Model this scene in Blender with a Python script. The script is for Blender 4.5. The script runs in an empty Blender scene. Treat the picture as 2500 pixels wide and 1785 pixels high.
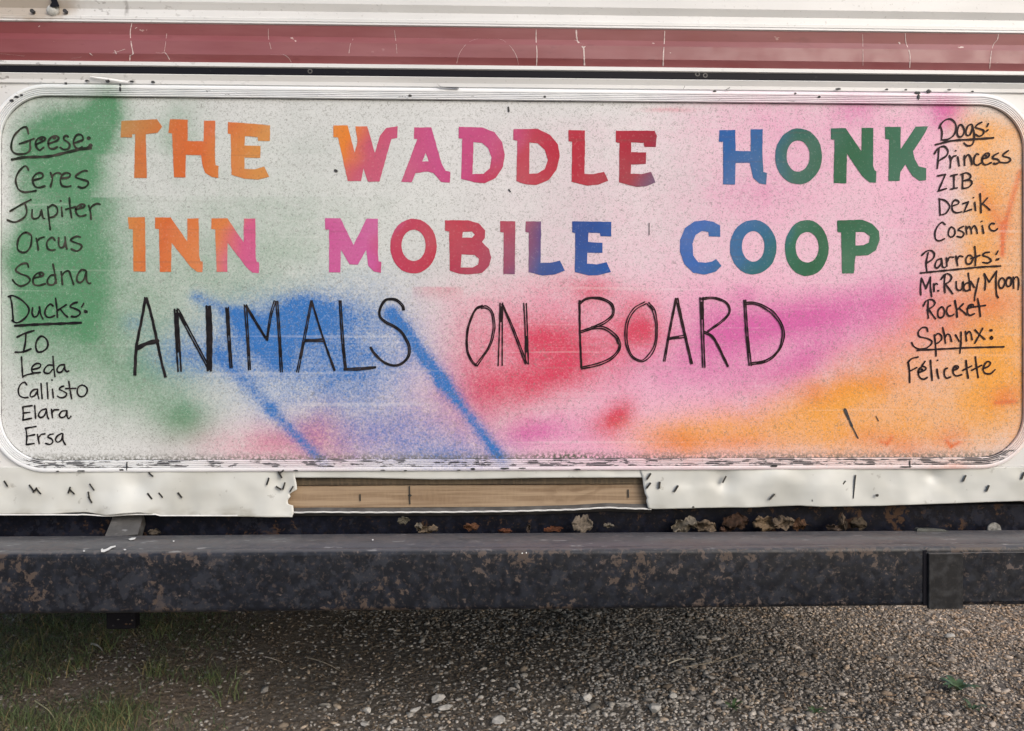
import bpy, bmesh, math, random
import numpy as np
from mathutils import Vector, noise as mnoise
from mathutils.geometry import tessellate_polygon
random.seed(7); rng = np.random.default_rng(11)
sc = bpy.context.scene
R = math.radians

# ------------------------------------------------------------------ camera
FPX, CX, CY = 1900.0, 1250.0, 892.5          # focal length and centre in photograph pixels
CAM = Vector((0.0, -1.357, 0.65)); YAW = R(1.63)
cd = bpy.data.cameras.new('camera'); cam = bpy.data.objects.new('camera', cd)
sc.collection.objects.link(cam); sc.camera = cam
cam.location = CAM; cam.rotation_euler = (R(90), 0, -YAW)
cd.sensor_width = 36; cd.lens = FPX / 2500 * 36; cd.clip_start = 0.02; cd.clip_end = 2000
# ------------------------------------------------------------------ sky and sun (soft, hazy daylight from behind the viewer)
SUN_EL, SUN_AZ = R(33), R(145)
w = bpy.data.worlds.new('World'); sc.world = w; w.use_nodes = True
wn = w.node_tree; bg = wn.nodes['Background']
sky = wn.nodes.new('ShaderNodeTexSky'); sky.sky_type = 'NISHITA'; sky.sun_disc = False
sky.sun_elevation = SUN_EL; sky.sun_rotation = SUN_AZ
sky.dust_density = 3.0; sky.air_density = 1.0; sky.ozone_density = 1.0
wn.links.new(sky.outputs[0], bg.inputs[0]); bg.inputs[1].default_value = 0.13
sd = bpy.data.lights.new('sun', 'SUN'); sd.energy = 1.0; sd.angle = R(50); sd.color = (1, .985, .965)
so = bpy.data.objects.new('sun', sd); sc.collection.objects.link(so)
sv = Vector((math.sin(SUN_AZ) * math.cos(SUN_EL), math.cos(SUN_AZ) * math.cos(SUN_EL), math.sin(SUN_EL)))
so.rotation_euler = sv.to_track_quat('Z', 'Y').to_euler(); so.location = (2, -6, 6)
sc.view_settings.view_transform = 'Standard'; sc.view_settings.look = 'None'
sc.view_settings.exposure = 0.40; sc.view_settings.gamma = 1

# ------------------------------------------------------------------ measuring helpers (photo pixel -> point on a vertical plane / the ground)
RT = Vector((math.cos(YAW), -math.sin(YAW), 0)); FW = Vector((math.sin(YAW), math.cos(YAW), 0)); UP = Vector((0, 0, 1))
def P(px, py, Y=0.0):
    d = RT * ((px - CX) / FPX) + UP * ((CY - py) / FPX) + FW
    return CAM + d * ((Y - CAM.y) / d.y)
def G(px, py, z=0.0):
    d = RT * ((px - CX) / FPX) + UP * ((CY - py) / FPX) + FW
    return CAM + d * ((z - CAM.z) / d.z)
def Z(py, Y=0.0): return P(1250, py, Y).z     # height of a level line
def to_px(x, y, z):                           # numpy arrays -> photo pixels
    a = (x - CAM.x) * RT.x + (y - CAM.y) * RT.y; f = (x - CAM.x) * FW.x + (y - CAM.y) * FW.y
    return CX + FPX * a / f, CY - FPX * (z - CAM.z) / f

# ------------------------------------------------------------------ object helpers
def link(name, me, mat=None, parent=None, label=None):
    o = bpy.data.objects.new(name, me); sc.collection.objects.link(o)
    if me is not None and mat: me.materials.append(mat)
    if parent: o.parent = parent
    if label: o['label'] = label
    return o
def mesh(name, v, f, mat=None, parent=None, label=None, smooth=False):
    me = bpy.data.meshes.new(name); me.from_pydata([tuple(p) for p in v], [], f); me.update()
    if smooth: me.polygons.foreach_set('use_smooth', [True] * len(me.polygons))
    return link(name, me, mat, parent, label)
def from_bm(name, bm, mat=None, parent=None, label=None, smooth=False):
    me = bpy.data.meshes.new(name); bm.to_mesh(me); bm.free()
    if smooth: me.polygons.foreach_set('use_smooth', [True] * len(me.polygons))
    return link(name, me, mat, parent, label)
def tag(o, label, cat, group=None, kind=None):
    o['label'] = label; o['category'] = cat
    if group: o['group'] = group
    if kind: o['kind'] = kind
    return o
def bx(bm, x0, x1, y0, y1, z0, z1, bev=0.0):
    b = bmesh.new(); bmesh.ops.create_cube(b, size=1)
    for v in b.verts:
        v.co = Vector(((x0 + x1) / 2 + v.co.x * (x1 - x0), (y0 + y1) / 2 + v.co.y * (y1 - y0), (z0 + z1) / 2 + v.co.z * (z1 - z0)))
    if bev: bmesh.ops.bevel(b, geom=b.edges[:], offset=bev, segments=2, affect='EDGES', profile=.5)
    t = bpy.data.meshes.new('t'); b.to_mesh(t); b.free(); bm.from_mesh(t); bpy.data.meshes.remove(t); return bm
def box(name, x0, x1, y0, y1, z0, z1, mat, parent=None, bev=0.0, label=None):
    return from_bm(name, bx(bmesh.new(), x0, x1, y0, y1, z0, z1, bev), mat, parent, label)
def extrude_x(name, prof, x0, x1, mat, parent, n=2, label=None):   # prof: list of (y, z), open
    v, f = [], []; k = len(prof)
    for i in range(n):
        x = x0 + (x1 - x0) * i / (n - 1)
        v += [(x, y, z) for y, z in prof]
    for i in range(n - 1):
        for j in range(k - 1):
            f.append((i * k + j, i * k + j + 1, (i + 1) * k + j + 1, (i + 1) * k + j))
    return mesh(name, v, f, mat, parent, label)
def catmull(pts, step=3.0):
    pts = [Vector((p[0], p[1])) for p in pts]
    if len(pts) == 2:
        n = max(2, int((pts[1] - pts[0]).length / step)); return [pts[0].lerp(pts[1], i / n) for i in range(n + 1)]
    closed = (pts[0] - pts[-1]).length < .01
    q = [pts[-2] if closed else pts[0] * 2 - pts[1]] + pts + [pts[1] if closed else pts[-1] * 2 - pts[-2]]
    out = []
    for i in range(1, len(q) - 2):
        p0, p1, p2, p3 = q[i - 1], q[i], q[i + 1], q[i + 2]
        n = max(2, int((p2 - p1).length / step))
        for s in range(n):
            t = s / n
            out.append(.5 * ((2 * p1) + (p2 - p0) * t + (2 * p0 - 5 * p1 + 4 * p2 - p3) * t * t + (3 * p1 - p0 - 3 * p2 + p3) * t ** 3))
    out.append(q[-2]); return out

# ------------------------------------------------------------------ node helpers
class M:
    def __init__(s, name, rough=.5, metal=0.0, spec=.5):
        s.m = bpy.data.materials.new(name); s.m.use_nodes = True; s.t = s.m.node_tree
        s.b = s.t.nodes['Principled BSDF']; s.b.inputs['Roughness'].default_value = rough
        s.b.inputs['Metallic'].default_value = metal; s.b.inputs['Specular IOR Level'].default_value = spec
        s._pos = None
    def L(s, a, b):
        if hasattr(a, 'is_output'): s.t.links.new(a, b)
        elif isinstance(a, (tuple, list)) and len(a) == 3 and b.type == 'RGBA': b.default_value = (*a, 1)
        else: b.default_value = a
    def node(s, ty, **kw):
        n = s.t.nodes.new(ty)
        for k, v in kw.items(): setattr(n, k, v)
        return n
    def pos(s):
        if s._pos is None: s._pos = s.node('ShaderNodeNewGeometry').outputs['Position']
        return s._pos
    def scaled(s, sx, sy, sz, off=(0, 0, 0), rot=(0, 0, 0)):
        n = s.node('ShaderNodeMapping'); s.L(s.pos(), n.inputs[0]); n.inputs['Scale'].default_value = (sx, sy, sz)
        n.inputs['Location'].default_value = off; n.inputs['Rotation'].default_value = rot; return n.outputs[0]
    def noise(s, scale, vec=None, det=3, rough=.55, dist=0.0):
        n = s.node('ShaderNodeTexNoise'); s.L(vec if vec is not None else s.pos(), n.inputs['Vector'])
        n.inputs['Scale'].default_value = scale; n.inputs['Detail'].default_value = det
        n.inputs['Roughness'].default_value = rough; n.inputs['Distortion'].default_value = dist; return n.outputs['Fac']
    def vor(s, scale, vec=None, feat='F1'):
        n = s.node('ShaderNodeTexVoronoi', feature=feat); s.L(vec if vec is not None else s.pos(), n.inputs['Vector'])
        n.inputs['Scale'].default_value = scale; return n.outputs['Distance']
    def step(s, v, a, b, lo=0.0, hi=1.0):
        n = s.node('ShaderNodeMapRange', interpolation_type='SMOOTHSTEP'); s.L(v, n.inputs[0])
        for i, q in enumerate((a, b, lo, hi)): n.inputs[i + 1].default_value = q
        return n.outputs[0]
    def math(s, op, a, b=0.0):
        n = s.node('ShaderNodeMath', operation=op); s.L(a, n.inputs[0]); s.L(b, n.inputs[1]); return n.outputs[0]
    def mix(s, f, a, b, mode='MIX'):
        n = s.node('ShaderNodeMix', data_type='RGBA', blend_type=mode)
        s.L(f, n.inputs[0]); s.L(a, n.inputs[6]); s.L(b, n.inputs[7]); return n.outputs[2]
    def xyz(s, v=None):
        n = s.node('ShaderNodeSeparateXYZ'); s.L(v if v is not None else s.pos(), n.inputs[0]); return n.outputs
    def normal(s):
        return s.node('ShaderNodeNewGeometry').outputs['Normal']
    def attr(s, name):
        return s.node('ShaderNodeAttribute', attribute_name=name).outputs
    def ramp(s, v, stops):
        n = s.node('ShaderNodeValToRGB'); s.L(v, n.inputs[0]); e = n.color_ramp.elements
        while len(e) < len(stops): e.new(.5)
        for i, (p, c) in enumerate(stops): e[i].position = p; e[i].color = (*c, 1)
        return n.outputs[0]
    def col(s, c): s.L(c, s.b.inputs['Base Color']); return s
    def rough(s, c): s.L(c, s.b.inputs['Roughness']); return s
    def bump(s, h, strength=.3, dist=.002):
        n = s.node('ShaderNodeBump'); s.L(h, n.inputs['Height']); n.inputs['Strength'].default_value = strength
        n.inputs['Distance'].default_value = dist; s.t.links.new(n.outputs[0], s.b.inputs['Normal']); return s
def lin(r, g, b):
    f = lambda c: (c / 255 / 12.92) if c <= 10 else ((c / 255 + .055) / 1.055) ** 2.4
    return (f(r), f(g), f(b))

# ------------------------------------------------------------------ materials
def siding_mat():
    m = M('white_siding', .38)
    big = m.noise(3, m.scaled(1, 1, 4)); fine = m.noise(160, det=2)
    c = m.mix(m.step(big, .35, .7), (.70, .70, .69), (.62, .62, .61))
    c = m.mix(m.step(fine, .66, .76, 0, .45), c, (.38, .37, .35))
    # brown weather stain round the old lamp fitting, top left
    x, y, z = m.xyz(); q = P(75, 18)
    dx = m.math('MULTIPLY', m.math('SUBTRACT', x, q.x), 9.0); dz = m.math('MULTIPLY', m.math('SUBTRACT', z, q.z), 26.0)
    d = m.math('SQRT', m.math('ADD', m.math('MULTIPLY', dx, dx), m.math('MULTIPLY', dz, dz)))
    d = m.math('ADD', d, m.math('MULTIPLY', m.math('SUBTRACT', m.noise(30), .5), .9))
    c = m.mix(m.step(d, .45, 1.1, .75, 0), c, (.36, .29, .22))
    d2 = m.math('ABSOLUTE', m.math('SUBTRACT', x, P(312, 20).x))
    c = m.mix(m.math('MULTIPLY', m.step(d2, .0, .006, .7, 0), m.step(m.noise(60), .42, .6)), c, (.25, .24, .23))
    sp = m.math('MULTIPLY', m.step(m.noise(120, m.scaled(.5, 1, 1)), .62, .68), m.step(x, -.85, -.3, 1, .12))
    c = m.mix(m.math('MULTIPLY', sp, .6), c, (.2, .18, .17))
    return m.col(c).bump(m.noise(6), .15, .004).m
def red_mat():
    m = M('faded_red_paint', .34)
    n = m.noise(4, m.scaled(1, 1, 6), 4); f = m.noise(90, m.scaled(.25, 1, 1))
    x = m.xyz()[0]
    c = m.mix(m.step(n, .3, .72), (.215, .056, .060), (.27, .092, .098))
    c = m.mix(m.step(x, -.95, -.55, .55, 0), c, (.175, .026, .025))
    c = m.mix(m.step(f, .6, .75, 0, .35), c, (.14, .034, .036))
    chips = m.math('MULTIPLY', m.step(m.noise(70, m.scaled(.6, 1, 1)), .70, .72), m.step(m.noise(5), .5, .6))
    c = m.mix(chips, c, (.62, .50, .46))
    return m.col(c).rough(m.step(m.noise(20), .3, .7, .28, .5)).bump(m.noise(7), .12, .004).m
def black_mat(name='black_vinyl', c=(.011, .011, .015), r=.4):
    m = M(name, r, spec=.08); n = m.noise(120, det=2)
    return m.col(m.mix(m.step(n, .68, .78, 0, .6), c, (.06, .06, .06))).m
def spray_layers(m, base, grain=True):
    A = m.node('ShaderNodeAttribute', attribute_name='sprayA'); B = m.node('ShaderNodeAttribute', attribute_name='sprayB')
    a = m.node('ShaderNodeSeparateColor'); m.L(A.outputs['Color'], a.inputs[0])
    b = m.node('ShaderNodeSeparateColor'); m.L(B.outputs['Color'], b.inputs[0])
    g1 = m.noise(330, det=2, rough=.6); g2 = m.noise(24, det=3)
    def cov(d, gr, lo=0.0):
        wide = m.math('MULTIPLY', m.math('SUBTRACT', g1, .5), gr); soft = m.math('MULTIPLY', m.math('SUBTRACT', g2, .5), .5)
        e = m.math('MULTIPLY', d, m.math('SUBTRACT', 1.25, d))
        e = m.math('MULTIPLY', e, m.math('ADD', wide, soft))
        n = m.node('ShaderNodeMath', operation='ADD', use_clamp=True); m.L(d, n.inputs[0]); m.L(m.math('MULTIPLY', e, 2.2), n.inputs[1])
        return n.outputs[0]
    c = base
    c = m.mix(cov(a.outputs[0], .7), c, lin(80, 136, 98))            # green
    c = m.mix(cov(B.outputs['Alpha'], .5), c, lin(226, 172, 196))     # pale pink mist
    c = m.mix(cov(a.outputs[2], .9), c, lin(204, 92, 160))           # magenta
    c = m.mix(cov(A.outputs['Alpha'], .9), c, lin(204, 58, 90))       # red
    c = m.mix(cov(b.outputs[0], .7), c, lin(230, 156, 60))            # orange
    c = m.mix(cov(b.outputs[1], .6), c, lin(214, 106, 54))            # deep orange
    c = m.mix(cov(a.outputs[1], 1.7), c, lin(38, 108, 182))           # blue
    c = m.mix(m.math('MULTIPLY', b.outputs[2], m.step(m.noise(200), .35, .6)), c, (.10, .10, .075))   # grime along the frame
    return c
def weathered(m, c, amt=1.0):
    straw = m.noise(230, m.scaled(1, 1, 1, (3, 0, 1)), 3, .7, 1.8)
    c = m.mix(m.step(straw, .54, .62, 0, .56 * amt), c, (.17, .17, .15))
    c = m.mix(m.step(straw, .43, .34, 0, .22 * amt), c, (.78, .77, .74))
    specks = m.math('MULTIPLY', m.step(m.noise(260, det=1), .73, .77), m.step(m.noise(6), .42, .62))
    c = m.mix(m.math('MULTIPLY', specks, .75 * amt), c, (.09, .085, .08))
    lines = m.noise(9, m.scaled(.16, 1, 12, (0, 0, .4)), 3)
    c = m.mix(m.step(lines, .61, .70, 0, .16 * amt), c, (.78, .77, .75))
    c = m.mix(m.step(lines, .38, .31, 0, .14 * amt), c, (.28, .27, .25))
    return c
def panel_mat():
    m = M('spray_painted_board', .5, spec=.2)
    base = m.mix(m.step(m.noise(5), .3, .7), (.58, .595, .595), (.66, .67, .67))
    c = weathered(m, spray_layers(m, base))
    return m.col(c).rough(m.step(m.noise(9, m.scaled(.3, 1, 5)), .3, .7, .36, .6)).bump(m.noise(150, det=2), .08, .001).m
def frame_mat():
    m = M('painted_window_frame', .36)
    c = spray_layers(m, m.mix(m.step(m.noise(14), .3, .7), (.80, .82, .84), (.84, .85, .86)))
    x, y, z = m.xyz()
    low = m.step(z, Z(1080), Z(1118), 0, 1)
    t = m.attr('across')['Fac']
    dash = m.noise(52, m.scaled(1, 1, 5), 3, .6)
    thr = m.math('ADD', .70, m.math('MULTIPLY', low, -.168))
    patch = m.math('MULTIPLY', m.math('SUBTRACT', m.noise(11, m.scaled(1, 1, 1)), .5), m.math('MULTIPLY', low, .55))
    v = m.math('SUBTRACT', m.math('ADD', dash, patch), thr)
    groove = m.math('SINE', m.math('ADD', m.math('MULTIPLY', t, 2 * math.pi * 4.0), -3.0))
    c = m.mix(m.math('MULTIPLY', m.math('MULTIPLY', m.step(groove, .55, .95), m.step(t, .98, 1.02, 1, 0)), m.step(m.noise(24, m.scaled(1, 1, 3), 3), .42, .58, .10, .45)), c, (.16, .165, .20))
    f = m.math('MULTIPLY', m.step(v, .0, .018), m.step(groove, -.8, -.2, .45, 1))
    f = m.math('MULTIPLY', f, m.step(t, .98, 1.02, 1, .0))
    c = m.mix(f, c, (.02, .02, .028))
    fl = m.math('MULTIPLY', m.step(m.noise(90, m.scaled(.7, 1, 2)), .73, .76), .8)
    c = m.mix(fl, c, (.06, .06, .06))
    return m.col(c).m
def paint_row(stops, x0, x1, slope, nm):
    m = M(nm, .55, spec=.15); x, y, z = m.xyz()
    v = m.math('ADD', x, m.math('MULTIPLY', z, slope)); v = m.math('ADD', v, m.math('MULTIPLY', m.math('SUBTRACT', m.noise(7, det=2), .5), .16))
    a = P(x0, 470).x; b = P(x1, 470).x; zc = Z(350 if 'upper' in nm else 600) * slope
    t = m.step(v, 0, 1); n = m.node('ShaderNodeMapRange'); m.L(v, n.inputs[0])
    n.inputs[1].default_value = a + zc; n.inputs[2].default_value = b + zc
    c = m.ramp(n.outputs[0], [((p - x0) / (x1 - x0), lin(*q)) for p, q in stops])
    c = m.mix(m.step(m.noise(5, m.scaled(1, 1, 1, (9, 0, 0))), .4, .75, 0, .10), c, (.62, .60, .56))
    c = m.mix(m.step(m.noise(9, m.scaled(.16, 1, 14)), .42, .30, 0, .22), c, (.12, .08, .07))
    c = m.mix(m.step(m.noise(300, det=2), .58, .68, 0, .22), c, (.10, .08, .07))
    c = m.mix(m.step(m.noise(300, det=2), .40, .30, 0, .10), c, (.6, .58, .55))
    return m.col(c).m
def marker_mat(nm, dark, lite):
    m = M(nm, .5, spec=.1); return m.col(m.mix(m.step(m.noise(70, det=3), .38, .72), dark, lite)).m
def skirt_mat():
    m = M('dented_white_aluminium', .30)
    z = m.xyz()[2]
    c = m.mix(m.step(m.noise(7), .35, .7), (.64, .65, .62), (.50, .505, .47))
    low = m.math('MULTIPLY', m.step(z, Z(1262), Z(1222), 1, 0), m.step(m.noise(40, m.scaled(.5, 1, 1)), .42, .7))
    c = m.mix(m.math('MULTIPLY', low, .85), c, (.24, .22, .17))
    c = m.mix(m.step(m.noise(55, det=4), .66, .72, 0, .5), c, (.30, .29, .26))
    return m.col(c).bump(m.math('ADD', m.noise(8, det=1.5, dist=.6), m.math('MULTIPLY', m.noise(40, det=1), .12)), .55, .010).m
def wood_mat(nm, a, b, knot=True):
    m = M(nm, .65)
    g = m.noise(60, m.scaled(.07, 1, 2.2), 4, .6, .3)
    c = m.mix(m.step(g, .35, .68), a, b)
    saw = m.noise(150, m.scaled(1.2, 1, .3, rot=(0, R(35), 0)), 2)
    c = m.mix(m.step(saw, .46, .62, 0, .10), c, (.46, .33, .20))
    if knot:
        x, y, z = m.xyz(); q = P(1405, 1200)
        dx = m.math('MULTIPLY', m.math('SUBTRACT', x, q.x), 15.0); dz = m.math('MULTIPLY', m.math('SUBTRACT', z, q.z), 30.0)
        dx = m.math('ADD', dx, m.math('MULTIPLY', dz, -.8))
        d = m.math('SQRT', m.math('ADD', m.math('MULTIPLY', dx, dx), m.math('MULTIPLY', dz, dz)))
        rings = m.math('SINE', m.math('ADD', m.math('MULTIPLY', d, 7.0), m.math('MULTIPLY', m.noise(28, m.scaled(.5, 1, 1)), 16.0)))
        c = m.mix(m.math('MULTIPLY', m.step(d, .2, 1.25, .45, 0), m.step(rings, -.6, 1.0)), c, (.12, .065, .03))
    return m.col(c).bump(g, .2, .001).m
def steel_mat(nm, base, chip, dust, chips=.56, dusty=.72, rust=(.10, .05, .028)):
    m = M(nm, .48, spec=.3 if 'chipped' in nm else .12)
    v = m.scaled(1, 1, 1); a = m.noise(62, v, 6, .66, .35); b = m.noise(9, v, 3)
    s = m.math('ADD', a, m.math('MULTIPLY', m.math('SUBTRACT', b, .5), .62))
    if 'chipped' in nm:
        ez = m.math('ABSOLUTE', m.math('SUBTRACT', m.xyz()[2], Z(1416, -.148))); s = m.math('ADD', s, m.step(ez, .028, .052, -.025, .06))
        s = m.math('ADD', s, m.math('MULTIPLY', m.math('SUBTRACT', m.noise(30, m.scaled(1.6, 1, .35), 3), .5), .22))
    nz = m.xyz(m.normal())[2]
    c = m.mix(m.step(m.noise(60, det=3), .42, .7), base, tuple(k * 2.1 for k in base))
    x = m.xyz()[0]
    c = m.mix(m.step(s, chips, chips + .05, 0, .85), c, m.mix(m.step(m.noise(9), .4, .62), chip, rust))
    c = m.mix(m.step(m.math('ADD', m.noise(26, det=5, rough=.65), m.math('MULTIPLY', m.math('SUBTRACT', m.noise(4), .5), .5)), .56, .60, 0, .5), c, tuple(k * 2.6 + .012 for k in base))
    c = m.mix(m.step(m.noise(150, det=4, rough=.72), .55, .64, 0, .55), c, tuple(k * .62 for k in chip))
    top = m.math('MULTIPLY', m.step(nz, .45, .95), m.step(m.noise(22, m.scaled(.5, 1, 1), 5, .65), .2, .6, .55, 1))
    c = m.mix(m.math('MULTIPLY', top, dusty), c, dust)
    c = m.mix(m.math('MULTIPLY', m.step(nz, .6, .9), m.step(m.noise(85, m.scaled(.35, 1, 1), 3), .62, .72, 0, .6)), c, (.33, .33, .33))
    return m.col(c).rough(m.step(a, .35, .7, .30, .60)).bump(a, .18, .0015).m
def plain(nm, c, r=.5, sc_=40, var=.35, metal=0):
    m = M(nm, r, metal); n = m.noise(sc_, det=4)
    return m.col(m.mix(m.step(n, .3, .7), tuple(k * (1 - var) for k in c), tuple(min(1, k * (1 + var)) for k in c))).bump(n, .2, .001).m
def vcol_mat(nm, r=.9, fine=220, amt=.4):
    m = M(nm, r, spec=.08); c = m.attr('tint')['Color']
    n = m.noise(fine, det=3); c = m.mix(m.step(n, .3, .7, 0, amt), c, (.03, .027, .023))
    return m.col(c).m
MAT = dict(siding=siding_mat(), red=red_mat(), black=black_mat(), panel=panel_mat(), frame=frame_mat(), skirt=skirt_mat(),
    wood=wood_mat('pale_pine_board', (.37, .27, .175), (.22, .145, .085)), ply=wood_mat('dark_plywood_edge', (.13, .095, .055), (.06, .043, .026), False),
    bumper=steel_mat('chipped_black_steel', (.0088, .0102, .0145), (.125, .098, .088), (.125, .125, .132), .575, .72, (.085, .062, .050)),
    beam=steel_mat('rusty_chassis_steel', (.0050, .0058, .0105), (.055, .037, .028), (.03, .026, .022), .61, .5, (.07, .038, .022)),
    grey=plain('grey_weathered_metal', (.085, .08, .075), .5), gusset=steel_mat('dusty_grey_steel', (.055, .054, .053), (.12, .115, .11), (.115, .112, .11), .60),
    plate=steel_mat('flat_dark_steel', (.022, .022, .023), (.075, .07, .065), (.12, .12, .12), .70),
    staple=plain('dark_staple_steel', (.022, .02, .018), .5), white=plain('white_edge', (.66, .66, .64), .4, 60, .12),
    seam=plain('dark_sealant_and_shadow', (.03, .03, .032), .7, 120), rubber=plain('tyre_rubber', (.02, .02, .02), .8), rim=plain('painted_rim', (.5, .5, .5), .4),
    under=plain('dark_underbody', (.03, .03, .032), .8), crack=plain('bare_crack', (.62, .50, .48), .6, 200, .2), dust=plain('pale_plastic', (.50, .50, .47), .4, 90, .2),
    splash=plain('white_paint_splash', (.75, .75, .73), .6, 90, .1),
    inkL=marker_mat('faded_marker_ink', (.018, .024, .017), (.065, .056, .048)), inkM=marker_mat('black_marker_ink', (.010, .009, .011), (.030, .024, .026)),
    inkR=marker_mat('dark_marker_ink', (.013, .006, .009), (.030, .016, .016)))
MAT['disc'] = plain('grey_glass_disc', (.20, .195, .18), .35, 160, .5)
row1 = [(270, (172, 124, 66)), (400, (194, 104, 54)), (520, (198, 100, 50)), (640, (196, 134, 70)), (830, (214, 124, 50)), (905, (186, 82, 104)), (1060, (186, 78, 128)), (1170, (184, 72, 120)), (1240, (176, 48, 72)), (1400, (172, 42, 60)), (1555, (152, 34, 54)), (1640, (100, 62, 98)), (1740, (34, 88, 158)), (1860, (38, 92, 146)), (1960, (40, 94, 82)), (2060, (40, 94, 64)), (2270, (60, 108, 88))]
row2 = [(280, (196, 124, 62)), (400, (198, 100, 50)), (520, (204, 122, 70)), (590, (196, 90, 130)), (700, (190, 84, 140)), (900, (190, 84, 146)), (950, (178, 46, 80)), (1080, (176, 42, 66)), (1200, (160, 60, 84)), (1270, (120, 70, 106)), (1330, (44, 70, 136)), (1480, (32, 78, 150)), (1700, (38, 92, 168)), (1800, (42, 98, 140)), (1880, (50, 104, 84)), (2000, (42, 94, 66)), (2160, (62, 112, 86))]
MAT['row1'] = paint_row(row1, 240, 2300, -.45, 'upper_stencil_paint'); MAT['row2'] = paint_row(row2, 240, 2200, -.45, 'lower_stencil_paint')

# ------------------------------------------------------------------ the ground
XL, XR = -1.40, 1.04                                  # trailer's two sides
def gh(x, y):
    return .022 * mnoise.noise(Vector((x * 1.1, y * 1.1, 0))) + .008 * mnoise.noise(Vector((x * 5, y * 5, 3))) + .003 * mnoise.noise(Vector((x * 17, y * 17, 7)))
def ground_mat():
    m = M('gravel_and_dirt_ground', .95, spec=.2)
    x, y, z = m.xyz(); n = m.noise(2.2, det=4); f = m.noise(60, det=5, rough=.7); v = m.vor(75)
    gravel = m.mix(m.step(v, .1, .55), (.27, .245, .215), (.13, .115, .10))
    dirt = m.mix(m.step(f, .35, .7), (.17, .138, .108), (.27, .225, .185))
    t = m.math('ADD', x, m.math('MULTIPLY', m.math('SUBTRACT', n, .5), 1.0))
    c = m.mix(m.step(t, -.75, -.05), dirt, gravel)
    c = m.mix(m.step(x, .5, 1.5, 0, .5), c, m.mix(f, (.20, .16, .125), (.36, .30, .245)))
    return m.col(c).bump(m.math('ADD', m.math('MULTIPLY', v, .5), f), .7, .012).m
xs = np.concatenate([[-400, -120, -40, -15, -7], np.linspace(-4, 4, 161), [7, 15, 40, 120, 400]])
ys = np.concatenate([[-400, -120, -40, -15, -7], np.linspace(-4, 6, 201), [9, 15, 40, 120, 400]])
gv = []; gf = []
for yy in ys:
    for xx in xs: gv.append((xx, yy, gh(xx, yy) if abs(xx) < 7 and abs(yy) < 9 else 0))
nx = len(xs)
for j in range(len(ys) - 1):
    for i in range(nx - 1): gf.append((j * nx + i, j * nx + i + 1, (j + 1) * nx + i + 1, (j + 1) * nx + i))
ground = mesh('ground', gv, gf, ground_mat(), smooth=True); tag(ground, 'gravel and bare dirt ground under the trailer', 'ground', kind='structure')

# ------------------------------------------------------------------ the trailer
trailer = link('travel_trailer', None); trailer.location = (0, 0, 0)
tag(trailer, 'white travel trailer with red stripe and spray painted sign on its rear wall', 'trailer')
def zz(py): return Z(py, -.006)
# siding above and around the stripes: one profile per painted band, each facet real
ups = []; zt = 2.75; zb = zz(17)
k = 0
while zb + .085 * (k + 1) < zt:
    b = zb + .085 * k; ups = [(-.001, b + .085), (-.009, b + .062), (-.009, b + .022)] + ups if False else ups
    k += 1
prof_top = []
top_z = zz(17) + .085 * 18
for j in range(18, 0, -1):
    b = zz(17) + .085 * (j - 1)
    prof_top += [(-.0035, b + .085), (-.0035, b + .072), (-.0080, b + .066), (-.0085, b + .002)]
prof_top += [(-.0085, zz(17)), (-.0035, zz(33)), (-.0045, zz(50)), (-.0085, zz(53)), (-.0085, zz(60)), (-.006, zz(61.5)), (-.0115, zz(64)), (-.0120, zz(68.5)), (-.0095, zz(70.5))]
siding = extrude_x('siding', prof_top, XL, XR, MAT['siding'], trailer)
prof_red = [(-.0095, zz(70.5)), (-.0062, zz(96)), (-.0105, zz(112)), (-.0105, zz(144)), (-.0056, zz(160.8))]
red = extrude_x('red_stripe', prof_red, XL, XR, MAT['red'], trailer)
extrude_x('white_trim', [(-.0056, zz(160.8)), (-.0105, zz(163)), (-.0108, zz(172)), (-.0085, zz(174))], XL, XR, MAT['siding'], trailer)
blk = extrude_x('black_stripe', [(-.0085, zz(174)), (-.0092, zz(176)), (-.0092, zz(189)), (-.0085, zz(191))], XL, XR, MAT['black'], trailer)
prof_low = [(-.0085, zz(191)), (-.0095, zz(193)), (-.0062, zz(205)), (-.0060, zz(213.5)), (-.0022, zz(215.5)), (-.0022, zz(700)), (-.0022, zz(1145))]
extrude_x('rear_wall', prof_low, XL, XR, MAT['siding'], trailer)
def y_red(py):
    pts = [(70.5, -.0095), (96, -.0062), (112, -.0105), (144, -.0105), (160.8, -.0056)]
    return float(np.interp(py, [p[0] for p in pts], [p[1] for p in pts])) - .0004
def level_py(px, py): return py - (px - 1250) * (31 - 40 * (py - 64) / 1083) / 2500     # pixel row -> the row of that height at the centre
def crack(pts, wpx, nm='paint_crack'):
    v, f = [], []; pl = catmull(pts, 4)
    for i, p in enumerate(pl):
        hw = wpx * random.uniform(.25, .65)
        for s in (-1, 1):
            q = P(p.x + s * hw, p.y, y_red(level_py(p.x, p.y))); v.append(q)
        if i: f.append((2 * i - 2, 2 * i - 1, 2 * i + 1, 2 * i))
    return mesh(nm, v, f, MAT['crack'], red)
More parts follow.
